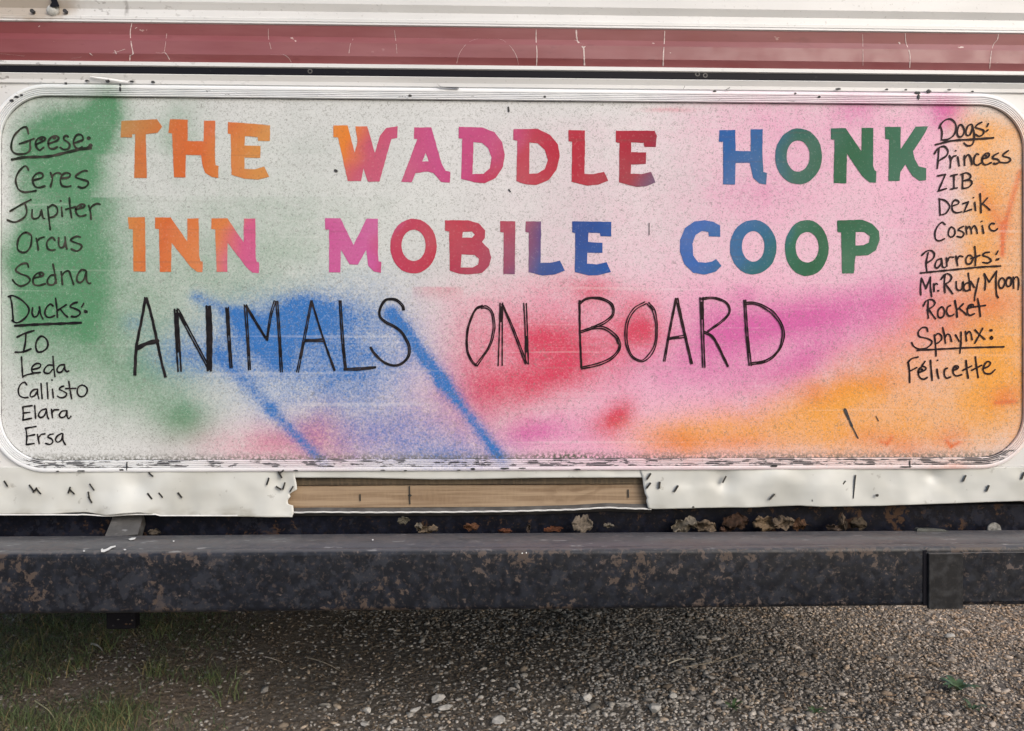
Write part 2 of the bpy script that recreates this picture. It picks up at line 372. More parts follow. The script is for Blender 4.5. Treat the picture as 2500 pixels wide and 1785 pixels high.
for pts, wd in [([(322, 56), (318, 80), (321, 110), (325, 132), (318, 135), (317, 148)], 2.6), ([(1309, 72), (1309, 100), (1311, 130), (1310, 160)], 2.4),
    ([(1407, 73), (1408, 92), (1412, 104), (1420, 112), (1425, 118), (1427, 160)], 3.2), ([(1402, 98), (1408, 99), (1414, 104)], 3.5), ([(1429, 112), (1424, 118), (1420, 112)], 2.6), ([(1623, 75), (1622, 100), (1620, 130), (1619, 162)], 2.5),
    ([(2210, 82), (2212, 105), (2219, 122), (2222, 140), (2221, 166)], 2.0), ([(2438, 81), (2435, 97), (2426, 108), (2420, 130), (2416, 168)], 2.3),
    ([(1115, 155), (1122, 130), (1138, 108), (1155, 98), (1175, 94), (1200, 94), (1225, 97), (1245, 112), (1260, 135), (1266, 158)], .7),
    ([(380, 128), (395, 130), (402, 128), (410, 138), (414, 146)], 1.8), ([(660, 134), (690, 133), (705, 142), (711, 152)], 1.5), ([(0, 131), (30, 134), (60, 137)], 2.0), ([(407, 82), (404, 108), (401, 126)], .9), ([(963, 74), (967, 105), (969, 130)], .8), ([(655, 70), (656, 95), (662, 120)], .9), ([(2106, 84), (2107, 125), (2107, 160)], .8), ([(862, 95), (855, 110), (852, 130)], 1.0),
    ([(174, 143), (188, 141), (199, 139)], 1.6), ([(115, 134), (130, 134), (154, 134)], 1.6), ([(330, 70), (334, 67)], 3.0), ([(303, 73), (309, 73)], 2.5), ([(332, 97), (337, 98)], 2.5), ([(94, 66), (97, 63)], 2.5), ([(219, 130), (226, 136)], 2.2), ([(275, 130), (285, 127), (297, 123), (305, 120)], 2.8), ([(280, 123), (284, 132)], 2.4), ([(2195, 103), (2197, 108)], 4.0), ([(2262, 123), (2268, 123)], 2.8), ([(2430, 152), (2438, 153)], 2.2)]:
    crack(pts, wd)
# screw rings on the black stripe
for px, py in ((757, 174), (1722, 184), (1703, 181)):
    q = P(px, py, -.0098); bm = bmesh.new()
    n = 20
    for i in range(n):
        a0, a1 = 2 * math.pi * i / n, 2 * math.pi * (i + 1) / n
        r0, r1 = .0024, .0042
        bm.faces.new([bm.verts.new(q + Vector((r * math.cos(a), 0, r * math.sin(a)))) for r, a in ((r0, a0), (r1, a0), (r1, a1), (r0, a1))])
    from_bm('screw_ring', bm, MAT['grey'], blk)
# old lamp fitting top left: black plate for the darkness of a hole, pale round stub, two screw holes
bm = bmesh.new()
out = [(121, -14), (134, -10), (141, 4), (145, 15), (138, 17), (128, 17), (121, 14), (126, 6), (124, -2)]
fr = [bm.verts.new(P(x, y, -.016)) for x, y in out]; bk = [bm.verts.new(P(x, y, -.004)) for x, y in out]
bm.faces.new(fr[::-1]); n = len(out)
for i in range(n): bm.faces.new((fr[i], fr[(i + 1) % n], bk[(i + 1) % n], bk[i]))
fit = from_bm('lamp_fitting', bm, MAT['black'], trailer)
bm = bmesh.new(); bmesh.ops.create_uvsphere(bm, u_segments=20, v_segments=12, radius=.0098)
for v in bm.verts: v.co = P(129, 26, -.008) + Vector((v.co.x * 1.05, v.co.y * .7, v.co.z))
from_bm('round_stub', bm, MAT['dust'], fit, smooth=True)
for px in (80, 160):
    bm = bmesh.new(); bmesh.ops.create_cone(bm, cap_ends=True, segments=14, radius1=.0034, radius2=.0030, depth=.006)
    for v in bm.verts: v.co = P(px, 28, -.008) + Vector((v.co.x, v.co.z, v.co.y))
    from_bm('screw', bm, MAT['seam'], fit)

# ------------------------------------------------------------------ spray paint: how much of each colour lies where
def blob(px, py, x, y, rx, ry, s, ang=0, pw=1.0):
    a = R(ang); dx, dy = px - x, py - y
    u = (dx * math.cos(a) + dy * math.sin(a)) / rx; v = (-dx * math.sin(a) + dy * math.cos(a)) / ry
    return s * np.exp(-((u * u + v * v) ** pw))
def stroke(px, py, x0, y0, x1, y1, wd, s, w1=None):
    dx, dy = x1 - x0, y1 - y0; L2 = dx * dx + dy * dy
    t = np.clip(((px - x0) * dx + (py - y0) * dy) / L2, 0, 1)
    d = np.hypot(px - x0 - t * dx, py - y0 - t * dy); ww = wd + (w1 - wd) * t if w1 else wd
    return s * np.exp(-(d / ww) ** 2)
def sstep(v, a, b): t = np.clip((v - a) / (b - a), 0, 1); return t * t * (3 - 2 * t)
def spray(px, py):
    gr = (blob(px, py, 160, 330, 120, 120, .62) + blob(px, py, 265, 245, 45, 90, .70) + blob(px, py, 190, 300, 120, 60, .35) + .66 * sstep(px, 5, 70) * sstep(px, 310, 190) * sstep(py, 250, 380) * sstep(py, 1000, 660)
          + blob(px, py, 205, 430, 60, 70, .40) + blob(px, py, 60, 700, 80, 160, .30) + blob(px, py, 300, 870, 170, 160, .42) + blob(px, py, 455, 1035, 70, 55, .62) + blob(px, py, 400, 960, 130, 90, .35)
          + blob(px, py, 430, 320, 60, 80, .42) + blob(px, py, 560, 700, 240, 150, .34) + blob(px, py, 650, 520, 330, 200, .24) + blob(px, py, 280, 560, 70, 160, .35) + blob(px, py, 10, 620, 40, 60, .35) + blob(px, py, 225, 770, 200, 150, .15))
    edge = np.where((px > 222) & (py > 375) & (py < 480), .72, 1.0); gr = gr * edge
    bl = (blob(px, py, 760, 762, 110, 42, .62) + blob(px, py, 740, 740, 50, 24, .35) + blob(px, py, 780, 800, 190, 75, .58) + blob(px, py, 850, 910, 170, 110, .50) + blob(px, py, 640, 850, 110, 70, .30) + stroke(px, py, 480, 726, 590, 775, 17, .55) + stroke(px, py, 590, 775, 680, 880, 30, .42)
          + blob(px, py, 455, 865, 80, 45, .52) + stroke(px, py, 540, 872, 660, 1000, 22, .44, 18) + stroke(px, py, 660, 1000, 790, 1130, 16, .58, 14)
          + stroke(px, py, 955, 764, 1080, 930, 16, .76, 17) + stroke(px, py, 1080, 930, 1228, 1125, 15, .74, 16) + stroke(px, py, 965, 775, 1100, 960, 36, .22) + blob(px, py, 960, 1060, 190, 75, .50) + blob(px, py, 880, 900, 120, 60, .28) + blob(px, py, 1120, 1120, 120, 50, .45)
          + blob(px, py, 620, 800, 70, 40, .32) + blob(px, py, 330, 790, 30, 25, .22) + blob(px, py, 560, 860, 130, 90, .22) + blob(px, py, 690, 950, 120, 110, .20) + blob(px, py, 900, 700, 120, 60, .12))
    rd = (blob(px, py, 1330, 828, 90, 45, .50) + blob(px, py, 1420, 870, 160, 80, .46, -18) + blob(px, py, 1450, 712, 55, 34, .48) + blob(px, py, 1565, 810, 62, 46, .72) + blob(px, py, 1560, 745, 50, 40, .30) + blob(px, py, 1310, 930, 170, 55, .50, -14)
          + blob(px, py, 1512, 1012, 44, 32, .82, -40) + blob(px, py, 1480, 1040, 50, 30, .35) + blob(px, py, 1180, 960, 110, 110, .32) + blob(px, py, 1230, 800, 130, 90, .24) + blob(px, py, 720, 1070, 120, 55, .34) + blob(px, py, 790, 1040, 60, 60, .30) + blob(px, py, 620, 1090, 130, 40, .18)
          + blob(px, py, 1370, 770, 120, 60, .22) + np.where(py > 702, 1, 0) * np.where((px > 1005) & (px < 1135), 1, .0) * blob(px, py, 1070, 702, 65, 26, .30) + blob(px, py, 1150, 870, 80, 140, .22) + blob(px, py, 1380, 690, 110, 30, .18) + blob(px, py, 1630, 268, 60, 5, .35) + blob(px, py, 820, 1120, 80, 40, .15))
    mg = (blob(px, py, 1850, 790, 170, 60, .50, -12) + blob(px, py, 1990, 770, 190, 50, .48, -16) + blob(px, py, 1965, 880, 90, 42, .55, -25) + blob(px, py, 1820, 720, 34, 24, .36) + blob(px, py, 1740, 800, 90, 90, .36) + blob(px, py, 2190, 740, 90, 60, .42) + blob(px, py, 2100, 800, 130, 60, .34)
          + blob(px, py, 2090, 265, 55, 40, .48) + blob(px, py, 2310, 275, 45, 45, .66) + blob(px, py, 2290, 250, 70, 30, .3) + blob(px, py, 1300, 1050, 80, 34, .50, -12) + blob(px, py, 1400, 1060, 140, 40, .26) + blob(px, py, 1840, 920, 160, 70, .34) + blob(px, py, 1620, 900, 150, 60, .26)
          + blob(px, py, 1840, 1030, 60, 40, .20) + blob(px, py, 1950, 380, 120, 90, .16) + blob(px, py, 1830, 480, 120, 60, .22) + blob(px, py, 2250, 560, 60, 130, .14) + blob(px, py, 930, 1060, 120, 60, .20) + blob(px, py, 1880, 290, 200, 40, .16))
    pk = (.50 * sstep(px, 1500, 1900) * sstep(px, 2420, 2250) * sstep(py, 1000, 760) + blob(px, py, 1550, 760, 300, 140, .34) + blob(px, py, 1650, 960, 300, 130, .55) + blob(px, py, 1450, 1080, 300, 70, .55) + blob(px, py, 1250, 830, 200, 150, .30) + blob(px, py, 700, 1090, 260, 60, .34)
          + blob(px, py, 2250, 380, 120, 140, .30) + blob(px, py, 1500, 560, 150, 130, .14) + blob(px, py, 1050, 980, 200, 120, .25))
    og = (.60 * sstep(px, 2290, 2430) * sstep(py, 240, 330) * sstep(py, 1120, 900) + blob(px, py, 2400, 500, 70, 130, .30) + blob(px, py, 2360, 860, 160, 130, .40) + blob(px, py, 2230, 1020, 330, 95, .62, 0, 1.3) + blob(px, py, 2040, 965, 140, 45, .50, -14) + blob(px, py, 1930, 1060, 250, 60, .34) + blob(px, py, 1650, 1072, 120, 48, .55)
          + blob(px, py, 1780, 1040, 160, 50, .26) + blob(px, py, 2180, 890, 160, 60, .34, -20) + blob(px, py, 2340, 640, 80, 80, .30) + blob(px, py, 2380, 320, 60, 60, .30))
    do = (stroke(px, py, 2060, 900, 2290, 800, 46, .26, 60) + blob(px, py, 2330, 760, 100, 60, .34) + blob(px, py, 2420, 740, 90, 40, .38) + blob(px, py, 2450, 560, 40, 100, .26) + stroke(px, py, 2490, 420, 2452, 555, 7, .55) + stroke(px, py, 2392, 460, 2448, 560, 14, .30) + stroke(px, py, 2449, 550, 2447, 622, 6, .75)
          + blob(px, py, 2455, 968, 40, 24, .50, -15) + stroke(px, py, 2430, 984, 2480, 980, 5, .5) + stroke(px, py, 2310, 1075, 2322, 1090, 4, .55) + stroke(px, py, 2322, 1090, 2342, 1080, 4, .55) + stroke(px, py, 2150, 1078, 2166, 1084, 4, .45) + stroke(px, py, 2166, 1084, 2178, 1066, 4, .45)
          + blob(px, py, 1980, 960, 60, 30, .36) + blob(px, py, 1640, 1078, 70, 32, .40) + blob(px, py, 2130, 1070, 60, 26, .30) + blob(px, py, 2325, 1070, 40, 30, .35) + blob(px, py, 2150, 930, 70, 30, .22) + blob(px, py, 2220, 1090, 60, 26, .30) + blob(px, py, 2330, 1140, 60, 14, .5) + blob(px, py, 2300, 620, 60, 30, .18) + blob(px, py, 1790, 1080, 100, 20, .26))
    pk = pk + .20 * sstep(px, 1000, 1500) * sstep(px, 2400, 2200) * sstep(py, 230, 330) + .16 * sstep(px, 900, 1150) * sstep(py, 640, 760)
    gr = gr + .12 * sstep(px, 520, 120) * sstep(py, 1080, 820) * sstep(py, 480, 600)
    cl = lambda a: np.clip(a, 0, 1)
    og = og * 1.06 + .14 * sstep(px, 1500, 1950) * sstep(py - .0 * px, 1000, 1090)
    return [cl(q) for q in (gr * 1.06, bl, mg * 1.2, rd * 1.12, og, do * 1.15, pk * 1.12)]
def set_spray(me, dirt=1):
    n = len(me.vertices); co = np.empty(n * 3, np.float32); me.vertices.foreach_get('co', co); co = co.reshape(-1, 3).astype(float)
    px, py = to_px(co[:, 0], co[:, 1], co[:, 2])
    gr, bl, mg, rd, og, do, pk = [q * (1 if dirt else .55) for q in spray(px, py)]
    ly = py - (px - 1250) * (-9) / 2500
    grime = .85 * sstep(ly, 1096, 1121) + .45 * sstep(py - (px - 1250) * 20 / 2500, 252, 246) + blob(px, py, 1385, 1112, 60, 10, .6) 
    a = me.attributes.new('sprayA', 'FLOAT_COLOR', 'POINT'); a.data.foreach_set('color', np.stack([gr, bl, mg, rd], 1).astype(np.float32).ravel())
    b = me.attributes.new('sprayB', 'FLOAT_COLOR', 'POINT'); b.data.foreach_set('color', np.stack([og, do, dirt * np.clip(grime, 0, 1), pk], 1).astype(np.float32).ravel())

YP = -.0045
a0 = P(4, 700, YP).x; a1 = P(2496, 700, YP).x; zt0, zb0 = Z(246.5, YP), Z(1120.5, YP); RAD = .078; FT = .0205
def inside(x, z, grow):
    cx = np.clip(x, a0 + RAD, a1 - RAD); cz = np.clip(z, zb0 + RAD, zt0 - RAD)
    return np.hypot(x - cx, z - cz) < RAD + grow
st = .0031
gx = np.arange(a0 - .016, a1 + .016, st); gz = np.arange(zb0 - .016, zt0 + .016, st)
X, Zg = np.meshgrid(gx, gz); ok = inside(X, Zg, .011); idx = -np.ones(X.shape, int); idx[ok] = np.arange(ok.sum())
pv = np.stack([X[ok], np.full(ok.sum(), YP), Zg[ok]], 1)
q4 = np.stack([idx[:-1, :-1], idx[:-1, 1:], idx[1:, 1:], idx[1:, :-1]], -1).reshape(-1, 4); q4 = q4[(q4 >= 0).all(1)]
panel = mesh('sign_panel', pv.tolist(), q4.tolist(), MAT['panel'], trailer, 'board sprayed green, blue, red, pink and orange with painted and handwritten words'); set_spray(panel.data)
# ribbed window frame swept round the panel
def path(n_arc=22, step=.008):
    pts = []
    def seg(p, q, nrm):
        L = math.hypot(q[0] - p[0], q[1] - p[1]); n = max(1, int(L / step))
        for i in range(n): pts.append((p[0] + (q[0] - p[0]) * i / n, p[1] + (q[1] - p[1]) * i / n, nrm))
    def arc(c, s):
        for i in range(n_arc):
            a = R(s - 90 * i / n_arc); pts.append((c[0] + RAD * math.cos(a), c[1] + RAD * math.sin(a), (math.cos(a), math.sin(a))))
    l, r, b, t = a0, a1, zb0, zt0
    seg((l + RAD, t), (r - RAD, t), (0, 1)); arc((r - RAD, t - RAD), 90); seg((r, t - RAD), (r, b + RAD), (1, 0)); arc((r - RAD, b + RAD), 0)
    seg((r - RAD, b), (l + RAD, b), (0, -1)); arc((l + RAD, b + RAD), -90); seg((l, b + RAD), (l, t - RAD), (-1, 0)); arc((l + RAD, t - RAD), 180)
    return pts
prof = [(-.0002, .0), (.0, .0075)]
for i in range(4): prof += [(.0007 + .0031 * i, .0098), (.0022 + .0031 * i, .0098), (.0026 + .0031 * i, .0062), (.0032 + .0031 * i, .0062)]
prof += [(.0129, .0098), (.0145, .0104), (.0172, .0100), (.0193, .0080), (.0203, .0045), (FT, -.003)]
pp = path(); v, f, ac = [], [], []; k = len(prof); npth = len(pp)
for x, z, n in pp:
    for t, h in prof: v.append((x + n[0] * t, YP - h * .55, z + n[1] * t)); ac.append(t / .0124)
for i in range(npth):
    for j in range(k - 1): f.append((i * k + j, ((i + 1) % npth) * k + j, ((i + 1) % npth) * k + j + 1, i * k + j + 1))
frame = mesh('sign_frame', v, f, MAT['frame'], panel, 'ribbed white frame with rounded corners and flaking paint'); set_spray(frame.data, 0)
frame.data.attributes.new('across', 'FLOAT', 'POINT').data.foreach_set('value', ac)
v, f = [], []
for i, (x, z, n) in enumerate(pp):
    j = .0008 + .0006 * mnoise.noise(Vector((x * 60, z * 60, 0)))
    v += [(x + n[0] * .0004, YP - .0012, z + n[1] * .0004), (x - n[0] * j, YP - .0010, z - n[1] * j)]
for i in range(npth): f.append((2 * i, 2 * i + 1, 2 * ((i + 1) % npth) + 1, 2 * ((i + 1) % npth)))
mesh('gasket_shadow_line', v, f, MAT['seam'], panel)  # dark sealing line that also paints the shadow in the gap inside the frame
def flake(px, py, w, h, Y, nm, mat, parent, seed=0, label=None):
    rr = random.Random(seed); n = 12; v = []; c = P(px, py, Y)
    for s in (0, 1):
        for i in range(n):
            a = 2 * math.pi * i / n; r = rr.uniform(.6, 1.0) if s == 0 else 1
            if s == 0: v.append(P(px + w / 2 * math.cos(a) * r, py + h / 2 * math.sin(a) * r, Y))
            else: q = v[i]; v.append(Vector((q.x, Y + .0016, q.z)))
    f = [tuple(range(n))[::-1]] + [(i, (i + 1) % n, n + (i + 1) % n, n + i) for i in range(n)]
    return mesh(nm, v, f, mat, parent, label)
sid = 1
for px, py, w_, h_ in [(160, 203, 8, 6), (212, 197, 13, 6), (262, 198, 14, 8), (322, 199, 13, 6), (373, 200, 12, 6), (293, 207, 5, 8), (293, 217, 6, 16), (28, 245, 12, 8), (40, 236, 14, 6), (52, 232, 8, 6),
    (1001, 233, 11, 6), (1330, 236, 8, 5), (2240, 226, 20, 8), (2243, 236, 7, 16), (2268, 223, 14, 10), (2047, 217, 18, 6), (2165, 218, 9, 5), (2212, 219, 8, 5), (1745, 222, 10, 5), (2318, 219, 10, 4), (2375, 223, 8, 4), (1942, 228, 7, 5), (2000, 236, 8, 6),
    (309, 1138, 4, 24), (296, 1147, 13, 5), (140, 1151, 9, 4), (197, 1150, 24, 4), (722, 1149, 16, 4), (1155, 1145, 14, 7), (1232, 1144, 26, 5), (2222, 1133, 4, 22), (2212, 1140, 40, 4), (1890, 1138, 20, 6), (1410, 1146, 20, 4), (935, 1148, 14, 3), (1275, 1143, 22, 3), (990, 1149, 10, 3), (1120, 1148, 10, 3)]:
    flake(px, py, w_, h_, YP - .0068, 'tar_spot', MAT['seam'], panel, sid); sid += 1
# loose sliver of white sealant standing off the frame's top edge and three dark bristles
for pts, w_, m_ in [([(220, 187), (262, 192), (312, 200)], 3.6, 'splash'), ([(1067, 204), (1074, 211), (1084, 213), (1120, 215)], 2.6, 'seam'), ([(1668, 218), (1672, 210)], 5, 'seam'), ([(1772, 219), (1782, 214)], 4, 'seam')]:
    v, f = [], []
    for i, p in enumerate(catmull(pts, 4)):
        for s in (-1, 1): v.append(P(p.x, p.y + s * w_ / 2 * (.35 + .65 * min(1, i / 8)), -.0108 - .003 * (s > 0)))
        if i: f.append((2 * i - 2, 2 * i - 1, 2 * i + 1, 2 * i))
    mesh('sealant_strip', v, f, MAT[m_], panel)

# ------------------------------------------------------------------ stencilled words
def ell(cx, cy, rx, ry, n=30): return [(cx + rx * math.cos(2 * math.pi * i / n) * random.uniform(.985, 1.01), cy + ry * math.sin(2 * math.pi * i / n) * random.uniform(.985, 1.01)) for i in range(n)]
def rough_poly(pts, amp=.5, seg=9):
    out = []; n = len(pts)
    for i in range(n):
        p, q = Vector(pts[i]), Vector(pts[(i + 1) % n]); L = (q - p).length; k = max(1, int(L / seg))
        for j in range(k):
            t = p.lerp(q, j / k)
            if j: t += Vector((random.uniform(-amp, amp), random.uniform(-amp, amp)))
            out.append(t)
    return out
def stencil(word, letters, zoom, mat):
    ox, oy, s = zoom; v, f = [], []
    for L in letters:
        loops = [rough_poly([(ox + x * s, oy + y * s) for x, y in lp]) for lp in L]
        polys = [[Vector((p.x, p.y, 0)) for p in lp] for lp in loops]
        tri = tessellate_polygon(polys); base = len(v)
        for lp in loops: v += [P(p.x, p.y, YP - .0006) for p in lp]
        f += [tuple(base + i for i in t) for t in tri]
    o = mesh('stencil_word', v, f, mat, panel, 'stencilled word reading ' + word)
    bm = bmesh.new(); bm.from_mesh(o.data)
    for fc in bm.faces:
        if fc.normal.y > 0: fc.normal_flip()
    bm.to_mesh(o.data); bm.free(); return o
z5, z6, z7 = (260, 260, .3297), (780, 260, .3780), (1600, 260, .3077)
stencil('THE', [[[(110,108),(375,95),(412,150),(378,195),(292,205),(298,530),(205,530),(212,205),(190,205),(190,230),(105,230)]],
    [[(470,95),(602,98),(600,255),(718,258),(722,105),(805,105),(803,380),(808,435),(830,440),(828,530),(780,522),(730,490),(712,440),(700,362),(588,358),(585,525),(500,525),(485,200),(458,195)]],
    [[(900,115),(1040,125),(1212,140),(1210,255),(1122,255),(1120,228),(1025,220),(1022,290),(1140,292),(1138,380),(1022,378),(1022,462),(1100,465),(1168,445),(1205,520),(1120,542),(1020,535),(925,505),(920,205),(898,200)]]], z5, MAT['row1'])
stencil('WADDLE', [[[(90,122),(182,122),(228,300),(245,225),(232,128),(308,128),(358,300),(390,190),(430,140),(505,127),(502,203),(465,210),(450,260),(388,485),(312,485),(284,400),(268,482),(182,482),(120,200),(90,198)]],
    [[(612,135),(722,135),(790,370),(815,415),(845,422),(842,492),(785,487),(735,430),(700,420),(620,430),(595,490),(528,487),(632,210),(610,210)], [(685,300),(663,355),(705,355)]],
    [[(900,132),(1050,135),(1130,165),(1180,230),(1197,310),(1185,390),(1140,460),(1070,495),(1000,490),(915,468),(922,208),(898,205)], [(995,230),(1050,235),(1090,270),(1112,330),(1100,400),(1060,435),(988,437)]],
    [[(1253,147),(1410,145),(1490,185),(1540,245),(1552,320),(1530,410),(1480,475),(1400,507),(1330,502),(1272,482),(1278,222),(1252,215)], [(1357,232),(1410,238),(1455,280),(1475,345),(1455,405),(1410,432),(1355,435)]],
    [[(1608,152),(1715,155),(1712,435),(1770,437),(1838,422),(1865,480),(1800,505),(1730,512),(1628,487),(1632,228),(1608,225)]],
    [[(1915,157),(2165,157),(2180,190),(2172,262),(2098,260),(2095,235),(2013,232),(2013,295),(2110,297),(2108,370),(2013,375),(2010,435),(2080,437),(2142,422),(2170,490),(2110,515),(2050,520),(1935,490),(1938,235),(1913,230)]]], z6, MAT['row1'])
stencil('HONK', [[[(508,188),(635,185),(637,352),(757,355),(757,182),(853,180),(850,350),(858,520),(885,528),(880,620),(825,610),(775,565),(750,447),(637,447),(632,620),(538,618),(538,280),(505,280)]],
    [ell(1137,395,187,223), ell(1133,393,92,125)],
    [[(1393,173),(1510,172),(1635,355),(1637,170),(1730,170),(1728,470),(1740,505),(1755,515),(1750,605),(1700,602),(1640,550),(1522,375),(1515,610),(1415,608),(1422,265),(1393,260)]],
    [[(1822,162),(1947,162),(1947,338),(2065,160),(2165,158),(2140,210),(2045,355),(2060,420),(2090,475),(2150,490),(2148,585),(2095,590),(2040,550),(1985,460),(1945,520),(1938,590),(1850,592),(1855,262),(1825,258)]]], z7, MAT['row1'])
stencil('INN', [[[(158,820),(285,820),(290,1222),(200,1222),(195,910),(165,905)]],
    [[(360,822),(475,822),(598,1000),(598,830),(682,828),(685,1100),(695,1145),(713,1150),(710,1228),(670,1225),(625,1190),(482,1010),(478,1225),(395,1225),(388,908),(360,905)]],
    [[(777,828),(895,828),(1015,1005),(1018,830),(1102,830),(1105,1120),(1112,1150),(1130,1155),(1128,1235),(1080,1230),(1040,1195),(897,1010),(895,1225),(815,1225),(805,910),(775,908)]]], z5, MAT['row2'])
stencil('MOBILE', [[[(35,722),(135,722),(220,895),(303,725),(378,725),(378,960),(382,1000),(400,1005),(397,1075),(350,1065),(315,1030),(302,925),(248,1022),(195,1020),(138,925),(135,1072),(62,1072),(62,795),(37,795)]],
    [ell(607,902,152,178), ell(608,897,78,102)],
    [[(810,735),(960,735),(1030,755),(1070,800),(1068,850),(1050,875),(1095,920),(1110,975),(1095,1030),(1050,1075),(960,1085),(900,1080),(842,1060),(838,808),(810,802)], [(925,810),(985,808),(1003,828),(985,848),(922,848)], [(918,955),(1000,958),(1030,985),(1025,1020),(990,1040),(912,1040)]],
    [[(1167,740),(1265,742),(1262,1083),(1188,1082),(1190,815),(1167,810)]],
    [[(1332,742),(1432,742),(1428,1010),(1490,1010),(1552,995),(1585,1060),(1520,1085),(1440,1092),(1350,1070),(1353,815),(1330,810)]],
    [[(1632,742),(1885,745),(1885,840),(1815,838),(1812,818),(1738,815),(1735,875),(1828,880),(1828,945),(1730,945),(1728,1015),(1790,1020),(1855,1005),(1883,1070),(1800,1090),(1740,1092),(1650,1070),(1652,818),(1632,812)]]], z6, MAT['row2'])
stencil('COOP', [[[(515,945),(515,1035),(425,1030),(420,995),(370,988),(320,1020),(295,1090),(300,1180),(340,1235),(400,1240),(450,1230),(482,1210),(525,1265),(480,1310),(390,1335),(300,1320),(230,1250),(195,1150),(195,1060),(235,965),(310,912),(390,902),(460,915)]],
    [ell(777,1117,187,217), ell(777,1110,90,122)], [ell(1202,1123,175,224), ell(1205,1117,92,122)],
    [[(1443,905),(1640,898),(1720,930),(1775,990),(1780,1060),(1750,1140),(1690,1180),(1590,1185),(1575,1325),(1482,1325),(1475,1000),(1445,995)], [(1590,997),(1660,997),(1703,1030),(1695,1080),(1650,1100),(1588,1103)]]], z7, MAT['row2'])

# ------------------------------------------------------------------ marker handwriting: every pen stroke a ribbon
class Ink:
    def __init__(s): s.v, s.f, s.n = [], [], 0
    def pen(s, pts, wd):
        pl = catmull(pts, 2.2); s.n += 1; Y = YP - .0010 - .00003 * (s.n % 11); k0 = len(s.v); n = len(pl); ph = random.uniform(0, 9)
        def end(c, d, sgn):
            base = len(s.v); s.v.append(P(c.x, c.y, Y)); a0_ = math.atan2(d.y, d.x)
            for i in range(7):
                a = a0_ - math.pi / 2 + math.pi * i / 6
                s.v.append(P(c.x + wd / 2 * math.cos(a), c.y + wd / 2 * math.sin(a), Y))
            for i in range(6): s.f.append((base, base + 1 + i, base + 2 + i))
        for i, p in enumerate(pl):
            d = (pl[min(i + 1, n - 1)] - pl[max(i - 1, 0)]); d = d.normalized() if d.length > 1e-6 else Vector((1, 0))
            h = wd / 2 * (1 + .16 * math.sin(i * .45 + ph)); nn = Vector((-d.y, d.x)) * h
            s.v += [P(p.x + nn.x, p.y + nn.y, Y), P(p.x - nn.x, p.y - nn.y, Y)]
            if i: s.f.append((k0 + 2 * i - 2, k0 + 2 * i - 1, k0 + 2 * i + 1, k0 + 2 * i))
        end(pl[0], pl[0] - pl[1], 1); end(pl[-1], pl[-1] - pl[-2], 1)
    def dot(s, x, y, r): s.pen([(x - r * .3, y), (x + r * .3, y)], 2 * r)
    def twin(s, pts, sep, wd):
        pl = [Vector(p) for p in pts]; n = len(pl)
        for sg in (-1, 1):
            q = []
            for i, p in enumerate(pl):
                d = (pl[min(i + 1, n - 1)] - pl[max(i - 1, 0)]).normalized(); o = sep / 2 * sg * random.uniform(.55, 1.15)
                q.append((p.x - d.y * o + random.uniform(-.5, .5), p.y + d.x * o + random.uniform(-.5, .5)))
            s.pen(q, wd)
        if random.random() < .75:
            i = random.randrange(max(1, n - 1)); s.pen([pl[i].lerp(pl[i + 1], .15), pl[i].lerp(pl[i + 1], .6)], sep * .9)
    def done(s, label, mat):
        o = mesh('handwritten_word', s.v, s.f, mat, panel, label); bm = bmesh.new(); bm.from_mesh(o.data)
        for fc in bm.faces:
            if fc.normal.y > 0: fc.normal_flip()
        bm.to_mesh(o.data); bm.free()
def write(word, zoom, strokes, wd, mat, under=None, uw=None, dots=()):
    ox, oy, s = zoom; k = Ink(); T = lambda pts: [(ox + x * s, oy + y * s) for x, y in pts]
    for st_ in strokes: k.pen(T(st_), wd * 1.10)
    for x, y, r in dots: k.dot(ox + x * s, oy + y * s, r * s)
    if under: k.pen(T(under), uw)
    k.done(('underlined heading in black marker reading ' if under else 'name in black marker reading ') + word, mat)
zA, zB, zC, zD = (0, 220, .308), (0, 690, .308), (2200, 220, .308), (2180, 560, .271)
I = MAT['inkL']
write('Geese:', zA, [[(225,345),(213,300),(195,292),(160,310),(110,365),(90,430),(95,480),(130,505),(190,505),(225,490),(240,465),(238,430),(240,402)],[(155,425),(210,408),(268,385)],[(283,430),(340,405),(360,385),(335,372),(300,385),(282,415),(290,455),(315,475),(345,455)],[(383,425),(450,400),(465,378),(440,362),(405,375),(382,410),(390,455),(420,465),(455,450)],[(540,370),(525,360),(505,375),(510,395),(535,410),(553,435),(540,465),(505,470),(478,455)],[(585,420),(630,405),(658,390),(650,360),(625,350),(600,365),(582,410),(595,450),(620,465),(650,450)],[(690,458),(716,437)]], 4.4, I, [(95,550),(200,532),(380,525),(520,495),(640,468),(720,460)], 6.4, [(703,380,13),(718,437,13),(325,388,12),(430,378,12)])
write('Ceres', zA, [[(225,632),(210,605),(190,605),(150,645),(125,700),(130,750),(150,790),(190,808),(240,805),(285,797)],[(262,715),(330,695),(340,670),(315,655),(280,670),(258,710),(275,760),(310,772),(355,760)],[(400,655),(415,700),(400,765)],[(410,690),(430,665),(460,655),(480,662)],[(485,700),(545,690),(555,665),(525,655),(495,670),(478,710),(490,755),(525,765),(560,760)],[(690,640),(660,640),(610,670),(600,690),(640,705),(690,720),(700,740),(680,765),(650,775),(620,765)]], 4.3, I)
